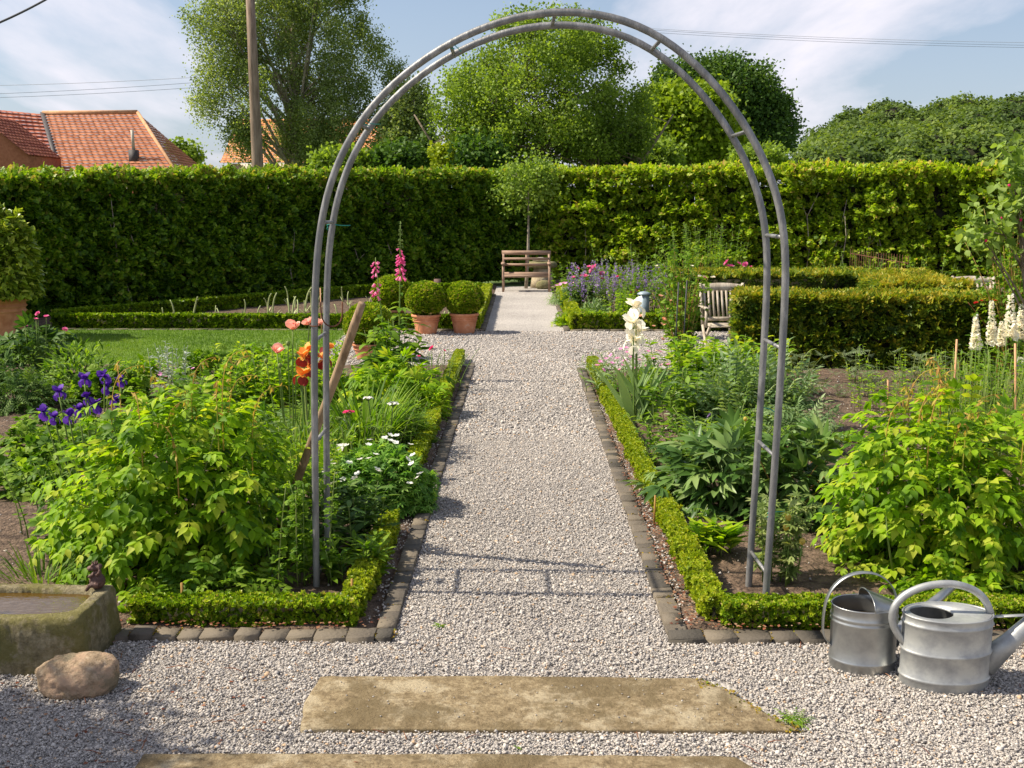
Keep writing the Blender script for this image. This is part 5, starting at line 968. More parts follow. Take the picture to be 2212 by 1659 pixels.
# background greenery of the left bed
M_ = mound
M_('peony_plant', 'dark leaved peony with pink buds beside the big terracotta pot', 'peony', gb(55, 11.2), .62, .5, .62, 300, T_PEONY, .24, DARKG, 541, droop=0, group='peonies of the left bed')
pe = [o for o in bpy.data.objects if o.get('label', '').startswith('dark leaved peony')][0]; put_flowers(pe, f_double(PINK), [(AT(u, v, 11) - np.array(gb(55, 11.2)), .03) for u, v in ((82, 678), (100, 684), (54, 703), (140, 712), (78, 690))])
st = MB()
for u, v in ((82, 678), (100, 684), (54, 703), (140, 712), (78, 690)): p = AT(u, v, 11) - np.array(gb(55, 11.2)); st.tube([p * [.8, .8, .3], p], .0035, 5)
st.build('stems', STEM, pe)
M_('bushy_perennial', 'fine leaved green shrub right of the dark peony', 'shrub', gb(165, 10.3), .50, .4, .52, 900, T_LANCE, .09, MIDG, 542, droop=-.3)
M_('bushy_perennial', 'dark ferny perennial at the left edge below the peony', 'perennial', gb(15, 9.6), .45, .4, .38, 340, T_FERN, .22, DARKG, 543, droop=.1)
stalks('silver_campion', 'silver leaved campion with small pale flowers in front of the lawn', 'perennial', gb(362, 10.3), 16, .28, .50, T_LANCE, .09, 16, SILV, 544, up=.8, stem_mat=SILV)
M_('soapwort_clump', 'low clump dotted with pale pink blooms beside the silver campion', 'perennial', gb(410, 9.9), .30, .22, .26, 420, T_LANCE, .07, GREY, 545, droop=-.2)
sp_ = [o for o in bpy.data.objects if o.get('label', '').startswith('low clump dotted')][0]; R = RNG(546); put_flowers(sp_, f_disc(LPINK), [((R.uniform(-.3, .25), R.uniform(-.2, .1), R.uniform(.2, .33)), .022) for _ in range(12)], R=R)
stalks('goldenrod_clump', 'dense bright green leafy clump at the front of the lawn', 'perennial', gb(605, 9.9), 90, .55, .55, T_OVN, .12, 16, LIME, 547, up=.7, hv=.3)
stalks('goldenrod_clump', 'bright green leafy clump between the poppies and the lawn', 'perennial', gb(490, 9.6), 60, .5, .36, T_OVN, .10, 14, MIDG, 548, up=.7, hv=.3)
# strawberry plants: rows of low clumps
sb = None; R = RNG(551); spots = [(70, 8.6), (150, 8.7), (235, 8.5), (320, 8.8), (400, 8.6), (470, 8.4), (120, 8.0), (30, 8.1), (200, 8.1), (290, 8.2), (370, 8.1), (445, 7.9), (520, 8.3), (560, 7.8), (25, 7.3), (100, 7.4), (170, 7.5), (20, 6.75), (75, 6.7), (540, 8.8), (420, 9.0)]
words_ = ['far', 'fourth', 'third', 'second', 'near']
for i, (u, Y) in enumerate(spots):
    lb = 'low strawberry plant on the brown soil of the left bed behind the lime green mound'
    if sb is None: sb, _, _ = mound('strawberry_plant', lb, 'strawberry plant', gb(u, Y), .26, .22, .20, 130, T_TRIF, .12, MIDG, 552, droop=.1, stems=8, group='strawberry plants in the left bed')
    else: o = copy_tree(sb); o.location = gb(u, Y); o.rotation_euler = (0, 0, R.uniform(0, 6.28)); s = R.uniform(.85, 1.3); o.scale = (s, s, s)
stalks('weed', 'weedy upright green plants on the soil left of the mound', 'weed', gb(75, 5.9), 7, .22, .42, T_OVATE, .05, 14, MIDG, 561, lean=.3)
mb = MB(); R = RNG(562); rr_2 = thing('leek_clump', 'thin grassy onion leaves rising from the soil left of the mound', 'onion plant', gb(110, 6.1)); add_blades(mb, R, (0, 0, 0), 26, .14, .34, .012, (.02, .25), (.0, .4)); mb.build('leaves', DARKG, rr_2)
mb = MB(); rr_2 = thing('grass_tuft', 'yellow green grassy tuft on the soil behind the trough', 'grass tuft', gb(40, 5.0)); add_blades(mb, R, (0, 0, 0), 90, .16, .20, .010, (.2, 1.0), (.2, 1.2)); mb.build('leaves', GRASSM, rr_2)
M_('lettuce_seedling', 'low fresh green seedlings along the back rim of the trough', 'seedling', gb(75, 4.62), .42, .05, .05, 160, T_OVATE, .045, LIME, 563, stems=0)
# daylily, peony leaf, foxgloves etc right of the arch leg
mb = MB(); R = RNG(571); dl = thing('daylily_clump', 'dark green daylily clump of long arching blades right of the handle', 'daylily', gb(775, 7.9)); add_blades(mb, R, (0, 0, 0), 230, .20, .62, .022, (.1, .75), (.4, 1.5), seg=7); mb.build('leaves', MIDG, dl)
mb = MB(); dl = thing('daylily_clump', 'grassy green clump with upright blades beside the orange irises', 'daylily', gb(620, 7.3)); add_blades(mb, R, (0, 0, 0), 200, .26, .42, .016, (.05, .5), (.3, 1.2), seg=6); mb.build('leaves', GRASSM, dl)
stalks('aster_clump', 'dense light green leafy clump below the orange irises', 'perennial', gb(640, 6.3), 60, .34, .50, T_OVN, .07, 22, LIME, 572, up=.6, hv=.35)
M_('peony_plant', 'bushy peony without flowers behind the daylily blades', 'peony', gb(850, 9.4), .50, .42, .50, 420, T_PEONY, .19, LIME, 573, droop=.05, group='peonies of the left bed')
M_('bushy_perennial', 'feathery light green clump at the left path edging', 'perennial', gb(905, 9.2), .26, .3, .32, 700, T_LANCE, .07, LIME, 574, droop=-.2)
stalks('dianthus_clump', 'wispy clump with magenta pinks near the path crossing', 'perennial', gb(925, 10.6), 22, .30, .40, T_LANCE, .06, 10, MIDG, 575, up=.5, lean=.3)
w_ = [o for o in bpy.data.objects if o.get('label', '').startswith('wispy clump')][0]; b0 = np.array(gb(925, 10.6)); put_flowers(w_, f_double(MAG), [(AT(u, v, 10.5) - b0, s) for u, v, s in ((933, 753, .035), (905, 770, .02), (960, 758, .02), (889, 762, .018))] )
st = MB(); 
for u, v in ((933, 753), (905, 770), (960, 758), (889, 762)): p = AT(u, v, 10.5) - b0; st.tube([p * [.9, .9, 0], p], .004, 5)
st.build('flower_stems', STEM, w_)
M_('bushy_perennial', 'low feathery green cushion in front of the path edging soil', 'perennial', gb(870, 8.2), .24, .22, .22, 800, T_NEEDLE, .07, MIDG, 576, droop=-.3)
# foxgloves
def foxglove(label, base, top_v, u, Y, v_lo, v_hi, n, seed, leaf_h=.55, budtop=None, nl=26, buds=40):
    R = RNG(seed); root = thing('foxglove', label, 'foxglove', base); b = np.array(base); p = AT(u, top_v, Y) - b; st = MB(); st.tube(smooth_path(np.array([[0, 0, 0], p * [.5, .5, .5], p]), 14), np.linspace(.011, .004, 14), 7); so = st.build('stem', STEM, root, True)
    pl, ph = AT(u, v_lo, Y) - b, AT(u, v_hi, Y) - b; spire(so, pl, ph, n, .05, PINK, R, rad=.055, taper=.35, hang=-.9, name='flower_bells')
    if budtop: spire(so, ph, p, buds, .022, STEM, R, rad=.03, taper=.6, hang=-.2, name='buds')
    t = R.random(nl) ** 1.3; P = np.outer(t * .9, p) * [1, 1, .75]; a = R.uniform(0, 2 * PI, nl); o = np.stack([np.cos(a), np.sin(a), np.full(nl, .25)], 1); mb = MB(); mb.tpl(t_leaf(.22, .12, .06, .35), P, _n(o), np.array([0, 0, 1.0]) - o * .2, .34 * (1.1 - t) , R.random(nl)); mb.build('leaves', MIDG, root); return root
foxglove('tall pink foxglove with a long green budding tip in front of the dark hedge', gb(858, 11.3), 478, 865, 11.3, 602, 535, 34, 581, budtop=True, nl=46)
foxglove('shorter pink foxglove left of the tall one', gb(835, 11.1), 556, 811, 11.1, 640, 560, 22, 582, nl=34)
stalks('foxglove_leaves', 'large leafy foxglove plant not in bloom under the two foxgloves', 'foxglove', gb(850, 10.9), 12, .26, .66, t_leaf(.27, .14, .06, .3), .26, 14, MIDG, 583, up=.3)
# sweet williams
def sweet(label, u, Y, seed, heads):
    base = gb(u, Y); root, tips = stalks('sweet_william', label, 'sweet william', base, 7, .12, .42, T_LANCE, .10, 12, MIDG, seed, up=.4, lean=.25); b = np.array(base); R = RNG(seed)
    for (uu, v, m, r) in heads:
        p = AT(uu, v, Y) - b; st = MB(); st.tube(smooth_path(np.array([p * [.4, .4, 0], p * [.8, .8, .6], p]), 8), .005, 6); st.lathe([(.004, -.022), (r * .6, -.012), (r * .8, -.002), (r * .5, .004)], 9, p, .3); fs_ = st.build('flower_stem', STEM, root, True)
        n = 26; d = rdir(R, n); d[:, 2] = abs(d[:, 2]) * .4; mb = MB(); mb.tpl(T_FL5, p + d * [r, r, r * .5], _n(rdir(R, n) * [1, 1, .2]), _n(d + [0, 0, .8]), .012, R.random(n)); mb.build('flower_head', m, fs_)
sweet('sweet william with two white flower heads in the left bed', 822, 7.55, 591, [(849, 872, WHITE, .036), (795, 860, WHITE, .03), (862, 938, STEM, .02)])
sweet('sweet william with a crimson flower head beside the handle', 765, 7.2, 592, [(753, 890, MAG, .032), (733, 903, STEM, .02), (805, 925, STEM, .02)])
sweet('sweet william still in green bud near the path edging', 862, 7.9, 593, [(880, 905, STEM, .02)])
mb = MB(); R = RNG(594); ii = thing('iris_leaves', 'upright sword leaves without flowers beside the white geranium', 'iris', gb(735, 6.55)); add_blades(mb, R, (0, 0, 0), 12, .07, .42, .035, (.02, .28), (.0, .3)); mb.build('leaves', MIDG, ii)
g1_, Pg, dg = M_('cranesbill', 'rounded cranesbill geranium mound dotted with white flowers beside the path', 'geranium', gb(808, 6.4), .375, .36, .38, 1900, T_PALM, .085, leaf_mat('cranesbill_leaf', [(.07, .17, .025), (.12, .26, .035), (.18, .34, .05), (.26, .40, .09)], .35), 595, droop=.1, shell=.7, jit=.4, lumps=.06, stems=10)
sel = [i for i in range(len(Pg)) if Pg[i][2] > .12 and dg[i][1] < .35 and np.linalg.norm(Pg[i] / [.375, .36, .38]) > .93]; R = RNG(596); id_ = R.choice(sel, min(42, len(sel)), False); put_flowers(g1_, f_disc(WHITE, T_FL5), [(Pg[i] * 1.08 + [0, -.01, .03], .024) for i in id_], R=R)
stalks('lily_plant', 'dark green leafy lilies between the arch leg and the yellowish edging', 'lily', gb(752, 5.55), 15, .19, .34, T_LANCE, .13, 20, DARKG, 597, up=.5, hv=.3, taper=.3)
stalks('lily_plant', 'low bright green lily shoots in the front right corner of the left bed', 'lily', gb(735, 5.1), 14, .15, .20, T_LANCE, .11, 16, MIDG, 598, up=.7, hv=.3, taper=.3)
stalks('chrysanthemum', 'upright lobed leaved chrysanthemum in front of the left arch leg', 'chrysanthemum', gb(615, 5.0), 9, .20, .56, T_LOBED, .065, 26, MIDG, 599, up=.5, lean=.15, taper=.2)
mb = MB(); mb.tube([AT(715, 1284, 4.72) - [0, 0, 0], AT(745, 1280, 4.72)], .003, 5); mb = MB()
for k, (u, Y, h, c) in enumerate(((742, 4.66, .17, 'short orange bamboo peg at the right front corner of the left bed'), (356, 4.60, .17, 'short brown stub sticking out of the left front edging'), (1425, 6.0, .2, 'short reddish peg beside the peony in the right bed'))):
    mb = MB(); mb.tube([(0, 0, 0), (.003, 0, h)], .006, 7); o = mb.build('garden_peg', STEMR, smooth=True); o.location = gb(u, Y, 0); tag(o, c, 'peg')

# ================================================================ NEAR RIGHT BED
pk, tips = stalks('garden_pinks', 'blue green clump of pinks with many pink flowers at the path corner', 'pinks', gb(1370, 10.6), 60, .48, .32, T_STRAP, .16, 9, GREY, 601, up=.8, lean=.5, hv=.3)
R = RNG(602); b0 = np.array(gb(1370, 10.6)); fs = [(1303, 800), (1320, 768), (1341, 755), (1355, 762), (1333, 775), (1349, 780), (1362, 772), (1309, 776), (1296, 782), (1380, 778), (1345, 790), (1372, 796), (1322, 785), (1338, 800), (1395, 792), (1410, 775), (1428, 790), (1443, 788), (1405, 810), (1420, 822), (1367, 812), (1345, 818), (1352, 752), (1378, 757), (1400, 760), (1388, 830), (1425, 760), (1290, 790)]
put_flowers(pk, f_double(LPINK, ((7, 1, .2), (5, .7, .7))), [(AT(u, v, 10.2 + R.uniform(-.2, .2)) - b0, .028) for u, v in fs], R=R)
M_('bushy_perennial', 'loose green clump around the foot of the white iris', 'perennial', gb(1400, 9.9), .42, .35, .34, 700, T_LANCE, .07, MIDG, 603, droop=-.3)
# climbing rose on stakes
def rosebush(label, u, Y, h, rx, n, seed, blooms, mat=PEACH, leaf=MIDG, cat='rose', fl=.035, name='rose_bush', ry=.3):
    R = RNG(seed); base = gb(u, Y); root = thing(name, label, cat, base); b = np.array(base); cn = MB(); mb = MB()
    for k in range(n):
        a = R.uniform(0, 2 * PI); q = np.array([math.cos(a) * rx * R.uniform(.3, 1), math.sin(a) * ry, h * R.uniform(.45, 1.05)]); c = smooth_path(np.array([[R.normal(0, .03), R.normal(0, .03), 0], q * [.35, .35, .55], q * [.8, .8, .9], q]), 14); cn.tube(c, np.linspace(.007, .002, 14), 5, R.random())
        m = 22; j = R.integers(3, 14, m); mb.tpl(T_FERN if False else T_TRIF, c[j] + R.normal(0, .02, (m, 3)), rdir(R, m), _n(R.normal(0, .4, (m, 3)) + [0, 0, 1.0]), R.uniform(.055, .10, m), R.random(m))
    cn.build('canes', STEMR if seed % 2 else STEM, root, True); mb.build('foliage', leaf, root)
    if blooms: put_flowers(root, f_double(mat), [(AT(uu, v, Y) - b, fl * s) for uu, v, s in blooms], R=R)
    return root
rosebush('tall loose peach rose trained on stakes left of the wooden chair', 1480, 11.9, 1.35, .40, 30, 611, [(1434, 690, 1), (1437, 702, .8), (1480, 765, .8), (1431, 733, .8), (1404, 745, .6), (1427, 640, .9), (1425, 800, .8), (1500, 640, .8), (1522, 600, .8), (1463, 600, .8), (1475, 622, .6), (1412, 705, .7), (1450, 650, .7), (1398, 788, .7)], ry=.25)
rosebush('cream rose with small blooms above the far right yew', 1470, 15.2, 1.3, .5, 30, 612, [(1428, 592, 1.0), (1512, 598, 1.1), (1540, 600, 1.2), (1474, 590, .8), (1495, 575, .8), (1430, 608, .7), (1418, 575, .9)], mat=CREAM)
for k, (u, v0, v1, Y) in enumerate(((1466, 610, 850, 10.8), (1484, 605, 830, 11.3))): mb = MB(); p0, p1 = AT(u, v0, Y), AT(u - 12, v1, Y); p1 = G(u - 12, v1) if False else p1; c = p1 * [1, 1, 0]; mb.tube([(0, 0, 0), p0 - c], .0065, 6); o = mb.build('plant_stake', solid('dark_metal', (.02, .022, .025), (.04, .04, .045), 9, .5)); o.location = [float(x) for x in c]; tag(o, ['thin black metal plant stake nearer the path in the right bed', 'thin black metal plant stake inside the peach rose'][k], 'plant stake')
stalks('phlox_clump', 'broad bright green leafy clump below the wooden chair', 'perennial', gb(1560, 10.3), 90, .62, .55, T_OVN, .12, 16, LIME, 621, up=.4, hv=.25, taper=.2)
stalks('phlox_clump', 'green leafy clump right of the white iris leaves', 'perennial', gb(1520, 8.9), 60, .42, .45, T_OVN, .11, 16, MIDG, 622, up=.4, hv=.3, taper=.2)
M_('artichoke', 'grey green jagged leaved clump behind the right arch leg', 'perennial', gb(1640, 8.6), .62, .5, .62, 420, T_FERN, .34, GREY, 623, droop=-.35, jit=.3)
M_('artichoke', 'grey green jagged leaves sprawling onto the soil right of the arch', 'perennial', gb(1725, 7.9), .38, .32, .36, 180, T_FERN, .28, GREY, 624, droop=0)
stalks('cornflower_clump', 'tangle of green stems with one lilac flower in the middle of the right bed', 'perennial', gb(1545, 7.5), 60, .44, .36, T_LANCE, .13, 13, MIDG, 625, up=.5, hv=.4, lean=.4)
cf = [o for o in bpy.data.objects if o.get('label', '').startswith('tangle of green')][0]; put_flowers(cf, f_double(LAV), [(AT(1533, 898, 7.4) - np.array(gb(1545, 7.5)), .022)])
stalks('cornflower_clump', 'low leafy tangle left of the peony in the right bed', 'perennial', gb(1470, 7.3), 26, .22, .16, T_LANCE, .06, 10, MIDG, 626, up=.5, hv=.4, lean=.4)
p1_, Pp, dp = M_('peony_plant', 'large dark leaved peony with round buds around the right arch leg', 'peony', gb(1590, 6.45), .52, .42, .52, 330, T_PEONY, .26, leaf_mat('peony_leaf', [(.045, .10, .02), (.075, .15, .03), (.12, .21, .05), (.20, .28, .09)], .22, rough=.35), 631, droop=.0, jit=.35, shell=.45, group='peonies of the right bed')
p2_, Pp2, _ = M_('peony_plant', 'dark leaved peony right of the arch with a reddish stem base', 'peony', gb(1715, 6.2), .34, .32, .54, 200, T_PEONY, .24, MATS['peony_leaf'], 632, droop=-.1, jit=.35, stem_mat=STEMR, group='peonies of the right bed')
def buds(root, base, pts, mat, r=.014):
    for (u, v, Y) in pts:
        p = AT(u, v, Y) - np.array(base); mb = MB(); mb.lathe([(.004, -r), (r * .85, -r * .4), (r, .1 * r), (r * .7, r * .8), (.002, r * 1.1)], 10, p, .5); m3 = MB(); m3.tube([p * [.9, .9, .4], p - [0, 0, r]], .004, 5); bs_ = m3.build('bud_stem', STEM, root); mb.build('bud', mat, bs_, True)
buds(p1_, gb(1590, 6.45), [(1498, 1020, 6.3), (1563, 962, 6.5), (1610, 905, 6.6)], YELB); buds(p2_, gb(1715, 6.2), [(1697, 970, 6.2)], PINK, .02)
stalks('leafy_seedling', 'small bright green leafy plant at the foot of the far right arch post', 'perennial', gb(1570, 5.45), 10, .10, .14, T_LANCE, .13, 12, LIME, 633, up=.9, hv=.3, taper=.1)
stalks('clematis', 'clematis with palmate leaves and seed buds climbing the near right arch post', 'clematis', gb(1700, 5.05), 9, .10, .42, T_PALM, .085, 22, leaf_mat('clematis_leaf', [(.09, .14, .03), (.15, .21, .05), (.22, .28, .08), (.30, .34, .13)], .25), 634, up=.3, lean=.2, taper=.1)
cl = [o for o in bpy.data.objects if o.get('label', '').startswith('clematis with')][0]; buds(cl, gb(1700, 5.05), [(1698, 1140, 5.0), (1703, 1118, 5.0), (1733, 1170, 4.95)], YELB, .016)
stalks('weed', 'thistle like green stalk with a round bud beside the small bright plant', 'weed', gb(1520, 5.7), 2, .02, .25, T_LOBED, .07, 9, MIDG, 635, up=.4, lean=.5)
# tomato like seedlings on the bare soil and weedy growth
sd0 = None; R = RNG(641)
for i, (u, Y, s) in enumerate([(1745, 11.3, 1), (1770, 10.4, .8), (1860, 11.2, 1.2), (1880, 10.3, .9), (1985, 11.2, 1.1), (1905, 10.7, .7), (1830, 10.2, .5), (2050, 11.3, 1), (1960, 10.5, .7)]):
    if sd0 is None: sd0, _ = stalks('young_vegetable', 'young grey green vegetable plant on bare soil in front of the yew hedge', 'vegetable plant', gb(u, Y), 5, .07, .30, T_FERN, .16, 8, leaf_mat('tomato_leaf', [(.09, .13, .06), (.14, .19, .09), (.20, .25, .13)], .25), 642, up=.2, lean=.3, taper=.2, group='young vegetable plants before the yew hedge')
    else: o = copy_tree(sd0); o.location = gb(u, Y); o.scale = (s, s, s); o.rotation_euler = (0, 0, R.uniform(0, 6))
stalks('sprawling_plant', 'flat sprawling plant with curled pale leaves on the bare soil', 'vegetable plant', gb(1850, 8.3), 8, .22, .06, T_OVATE, .09, 8, LIME, 643, up=.2, lean=2.5)
stalks('weedy_clump', 'tall thin flowering weeds right of the bare soil', 'weeds', gb(1985, 9.4), 46, .55, .52, T_OVN, .06, 18, LIME, 644, up=.5, hv=.55, stem_r=.0025)
stalks('weedy_clump', 'reddish stemmed weeds between the soil and the right mound', 'weeds', gb(2060, 8.2), 40, .5, .5, T_OVN, .055, 16, MIDG, 645, up=.5, hv=.55, stem_mat=STEMR, stem_r=.002)
stalks('flax_clump', 'dense upright fine stemmed green plants at the right edge', 'perennial', gb(2150, 7.6), 130, .42, .72, T_LANCE, .035, 26, LIME, 646, up=1.0, hv=.35, stem_r=.003)
stalks('leafy_perennial_clump', 'green leafy clump under the tall white flower spikes', 'perennial', gb(2170, 9.0), 70, .50, .66, T_LANCE, .12, 20, MIDG, 647, up=.6, hv=.3)
# white dictamnus spikes
for k, (u, v0, v1, Y, w) in enumerate(((2108, 752, 680, 9.3, .075), (2142, 745, 650, 9.4, .075), (2183, 730, 635, 9.2, .11), (2207, 735, 655, 9.5, .10), (2163, 745, 695, 9.6, .06))):
    base = gb(u, Y); root = thing('white_dittany', ['white flower spike furthest left beside the yew hedge', 'slim tall white flower spike, second from the left', 'tallest and broadest white flower spike at the right', 'white flower spike cut by the right edge of the picture', 'shortest white flower spike between the slim and the broad one'][k], 'white flower', base, 0, 'white flower spikes at the right edge'); b = np.array(base); R = RNG(650 + k)
    st = MB(); st.tube([(0, 0, 0), AT(u, v1, Y) - b], [.007, .003], 6); so = st.build('stem', STEM, root, True); lv = MB(); n = 16; t = R.random(n); lv.tpl(T_LANCE, np.outer(t * .7, AT(u, v0, Y) - b), _n(rdir(R, n) * [1, 1, .2] + [0, 0, .5]), [0, 0, 1.0], .13, R.random(n)); lv.build('leaves', MIDG, root)
    spire(so, AT(u, v0, Y) - b, AT(u, v1, Y) - b, 95, .034, CREAM, R, rad=w, taper=.65, T=T_FL5, hang=.2, name='flower_spike')
for k, (u, v0, v1, Y) in enumerate(((2067, 733, 852, 8.4), (2193, 742, 850, 8.0), (1918, 820, 900, 9.5))):
    p0, p1 = AT(u, v0, Y), AT(u + (-5, 12, 0)[k], v1, Y); c = np.array([p1[0], Y, 0]); mb = MB(); mb.tube([(0, 0, 0), p0 - c], .008, 7); o = mb.build('bamboo_cane', leaf_mat('bamboo%d' % k, [(.55, .28, .14), (.60, .34, .18)], 0), smooth=True); o.location = [float(x) for x in c]; tag(o, ['orange brown bamboo cane standing left of the white flower spikes', 'orange brown bamboo cane leaning below the broad white flower spike', 'thin cane in the weedy growth beside the bare soil'][k], 'bamboo cane')
Yc = 15.5; mb = MB(); p0 = AT(692, 622, Yc); c = p0 * [1, 1, 0]; mb.tube([(0, 0, 0), p0 - c], .009, 6); o = mb.build('bamboo_cane', MATS['bamboo0']); o.location = [float(x) for x in c]; tag(o, 'thin bamboo cane seen between the tubes of the left arch leg', 'bamboo cane')
# roses and fruit tree at the right edge
rosebush('red flowered rose climbing at the right edge below the fruit tree', 2190, 11.5, 1.75, .55, 50, 661, [(2205, 530, 1), (2190, 560, .8), (2108, 655, .8), (2120, 650, .6), (2150, 650, .7), (2170, 600, .6), (2098, 742, .8), (2180, 690, .6)], mat=REDF, leaf=MIDG)
rosebush('tall sparse rose at the end of the yew hedge', 2165, 12.0, 1.0, .3, 18, 662, [(2150, 655, .7), (2140, 625, .6)], mat=PINK)
Yf = 9.5
tree('fruit_tree', 'young fruit tree with large pale green leaves and red fruitlets at the right edge', 'fruit tree', (gx(2260, Yf), Yf), [lob(2185, 330, Yf, 30, 45), lob(2205, 400, Yf, 50, 60), lob(2140, 480, Yf, 55, 45), lob(2195, 500, Yf, 55, 60), lob(2240, 430, Yf, 50, 90), lob(2110, 520, Yf, 32, 30)], 120, 7, .07, .085, leaf_mat('fruit_leaf', [(.10, .17, .03), (.17, .26, .05), (.25, .35, .08), (.34, .42, .14)], .38), 663, T=T_OVATE, trunk=.035, shell=.1, holes=.2, hfreq=1.5, limbs=22, twig=.004, trunk_h=2.0)
ft = bpy.data.objects['fruit_tree']; R = RNG(664)
for u, v in ((2190, 350), (2165, 470), (2205, 475), (2180, 400), (2130, 520)): p = AT(u, v, Yf - .1) - np.array(ft.location); mb = MB(); mb.lathe([(.002, -.014), (.012, -.006), (.012, .006), (.002, .014)], 9, p); mb.build('fruitlet', MAG, ft, True)

# ================================================================ FAR BEDS
pf = gb(1262, 18.6); pq, _, _ = M_('peony_plant', 'flowering peony with bright pink blooms beside the bench path', 'peony', pf, .42, .36, .58, 330, T_PEONY, .22, DARKG, 701, droop=-.1, group='peonies of the far right bed'); b = np.array(pf)
put_flowers(pq, f_double(PINK), [(AT(u, v, 18.4) - b, s) for u, v, s in ((1283, 582, .10), (1262, 598, .08), (1247, 580, .05), (1300, 592, .06), (1300, 603, .05), (1272, 577, .05), (1238, 600, .045))])
M_('peony_plant', 'pink peony far off between the catmint and the yew', 'peony', gb(1585, 19.5), .7, .4, .72, 300, T_PEONY, .22, DARKG, 702, group='peonies of the far right bed')
pn = [o for o in bpy.data.objects if o.get('label', '').startswith('pink peony far off')][0]; put_flowers(pn, f_double(PINK), [(AT(u, v, 19.1) - np.array(gb(1585, 19.5)), s) for u, v, s in ((1570, 568, .07), (1577, 577, .08), (1596, 570, .05), (1610, 572, .06), (1622, 577, .04))])
M_('dianthus_clump', 'grey green cushion with small pink flowers at the corner of the far bed', 'pinks', gb(1222, 20.5), .38, .5, .28, 500, T_STRAP, .12, GREY, 703)
dn = [o for o in bpy.data.objects if o.get('label', '').startswith('grey green cushion')][0]; R = RNG(704); put_flowers(dn, f_disc(LPINK), [((R.uniform(-.35, .3), R.uniform(-.5, .1), R.uniform(.26, .42)), .04) for _ in range(14)], R=R)
cm, tips = stalks('catmint', 'airy purple flowered catmint in the far right bed', 'catmint', gb(1325, 18.3), 90, .62, .85, T_OVATE, .05, 14, GREY, 705, up=.6, lean=.35, hv=.3, taper=.4); R = RNG(706); mb = MB()
for tp in tips:
    n = 26; t = R.random(n); P = tp - np.array([0, 0, .36]) * t[:, None] + R.normal(0, .014, (n, 3)); mb.tpl(T_RHOMB, P, rdir(R, n), rdir(R, n), R.uniform(.02, .035, n), R.random(n))
mb.build('flowers', LAV, cm)
M_('lavender_cushion', 'low silvery green cushion at the front of the far right bed', 'perennial', gb(1285, 17.2), .28, .3, .34, 900, T_STRAP, .12, GREY, 707, droop=-.5)
M_('bushy_perennial', 'low vivid green feathery cushion by the far right edging', 'perennial', gb(1262, 16.75), .5, .25, .22, 900, T_NEEDLE, .10, LIME, 708, droop=-.4)
stalks('phlox_clump', 'light green leafy stems beside the metal column', 'perennial', gb(1352, 17.0), 40, .30, .52, T_OVATE, .08, 18, LIME, 709, up=.5, hv=.25)
M_('bushy_perennial', 'tall green foliage behind the metal column', 'perennial', gb(1405, 18.5), .55, .4, .95, 700, T_LANCE, .12, MIDG, 710, droop=-.1)
stalks('tall_perennial', 'tall pale green perennials in front of the sunlit hedge', 'perennial', gb(1530, 21.5), 50, .75, 1.45, T_LANCE, .16, 22, MIDG, 711, up=.5, hv=.25)
stalks('tall_perennial', 'wispy tall stems rising behind the catmint', 'perennial', gb(1400, 21.5), 40, 1.0, 1.0, T_LANCE, .14, 14, MIDG, 712, up=.8, hv=.5)
stalks('tall_perennial', 'green foliage filling the gap at the foot of the hedge behind the pink peony', 'perennial', gb(1290, 22.5), 60, 1.0, .62, T_OVATE, .12, 14, MIDG, 713, up=.4, hv=.4)
rosebush('rose with crimson blooms beside the metal column', 1362, 17.6, .75, .3, 18, 714, [(1366, 633, 1.6), (1371, 640, 1.3), (1376, 629, 1.1), (1397, 652, .9), (1335, 598, 1.2)], mat=MAG)
rosebush('peach rose low between the far bed and the yew', 1452, 15.0, .75, .28, 16, 715, [(1385, 683, 1.1), (1440, 668, .9), (1430, 700, .8)], mat=PEACH)
# garlic stalks in the far left bed
al = None; R = RNG(721)
for i in range(46):
    Y = R.uniform(16.8, 21); x1 = np.interp(Y, [16.4, 21, 23], [-6.4, -4.1, -2.7]); x = R.uniform(x1, -1.1); k = R.uniform(.7, 1.2)
    if al is None:
        al = thing('garlic_stalk', 'pale green stalk with curled tip standing on the soil of the far left bed', 'garlic plant', (x, Y, .01), 0, 'stalks in the far left bed'); mb = MB(); mb.tube(smooth_path(np.array([(0, 0, 0), (.01, 0, .20), (.03, 0, .32), (.06, 0, .38), (.075, 0, .37)]), 16), np.linspace(.016, .009, 16), 6); mb.build('stalk', leaf_mat('garlic', [(.30, .36, .14), (.42, .46, .22)], 0), al, True)
        mb = MB(); add_blades(mb, RNG(1), (0, 0, 0), 4, .02, .22, .02, (.3, .8), (.3, .9)); mb.build('leaves', MATS['garlic'], al)
    else: o = copy_tree(al); o.location = (x, Y, .01); o.scale = (k, k, k * R.uniform(.5, 1.1)); o.rotation_euler = (R.normal(0, .1), R.normal(0, .12), R.uniform(0, 6.28))
# standard tree behind the bench
Ys = 24.6
tree('standard_tree', 'small round headed tree on a thin stem behind the bench', 'tree', (gx(1136, Ys), Ys), [lob(1138, 390, Ys, 46, 50), lob(1110, 365, Ys, 26, 20), lob(1168, 372, Ys, 26, 22), lob(1138, 430, Ys, 28, 22), lob(1095, 405, Ys, 18, 20), lob(1185, 410, Ys, 18, 20)], 150, 22, .16, .07, leaf_mat('standard_leaf', [(.09, .16, .02), (.15, .24, .03), (.22, .32, .05), (.30, .40, .08)], .32), 731, trunk=.038, trunk_h=AT(1136, 385, Ys)[2], limb_lo=.74, shell=.1, holes=.35, hfreq=.6, limbs=12, twig=.004, bark=BARKL)
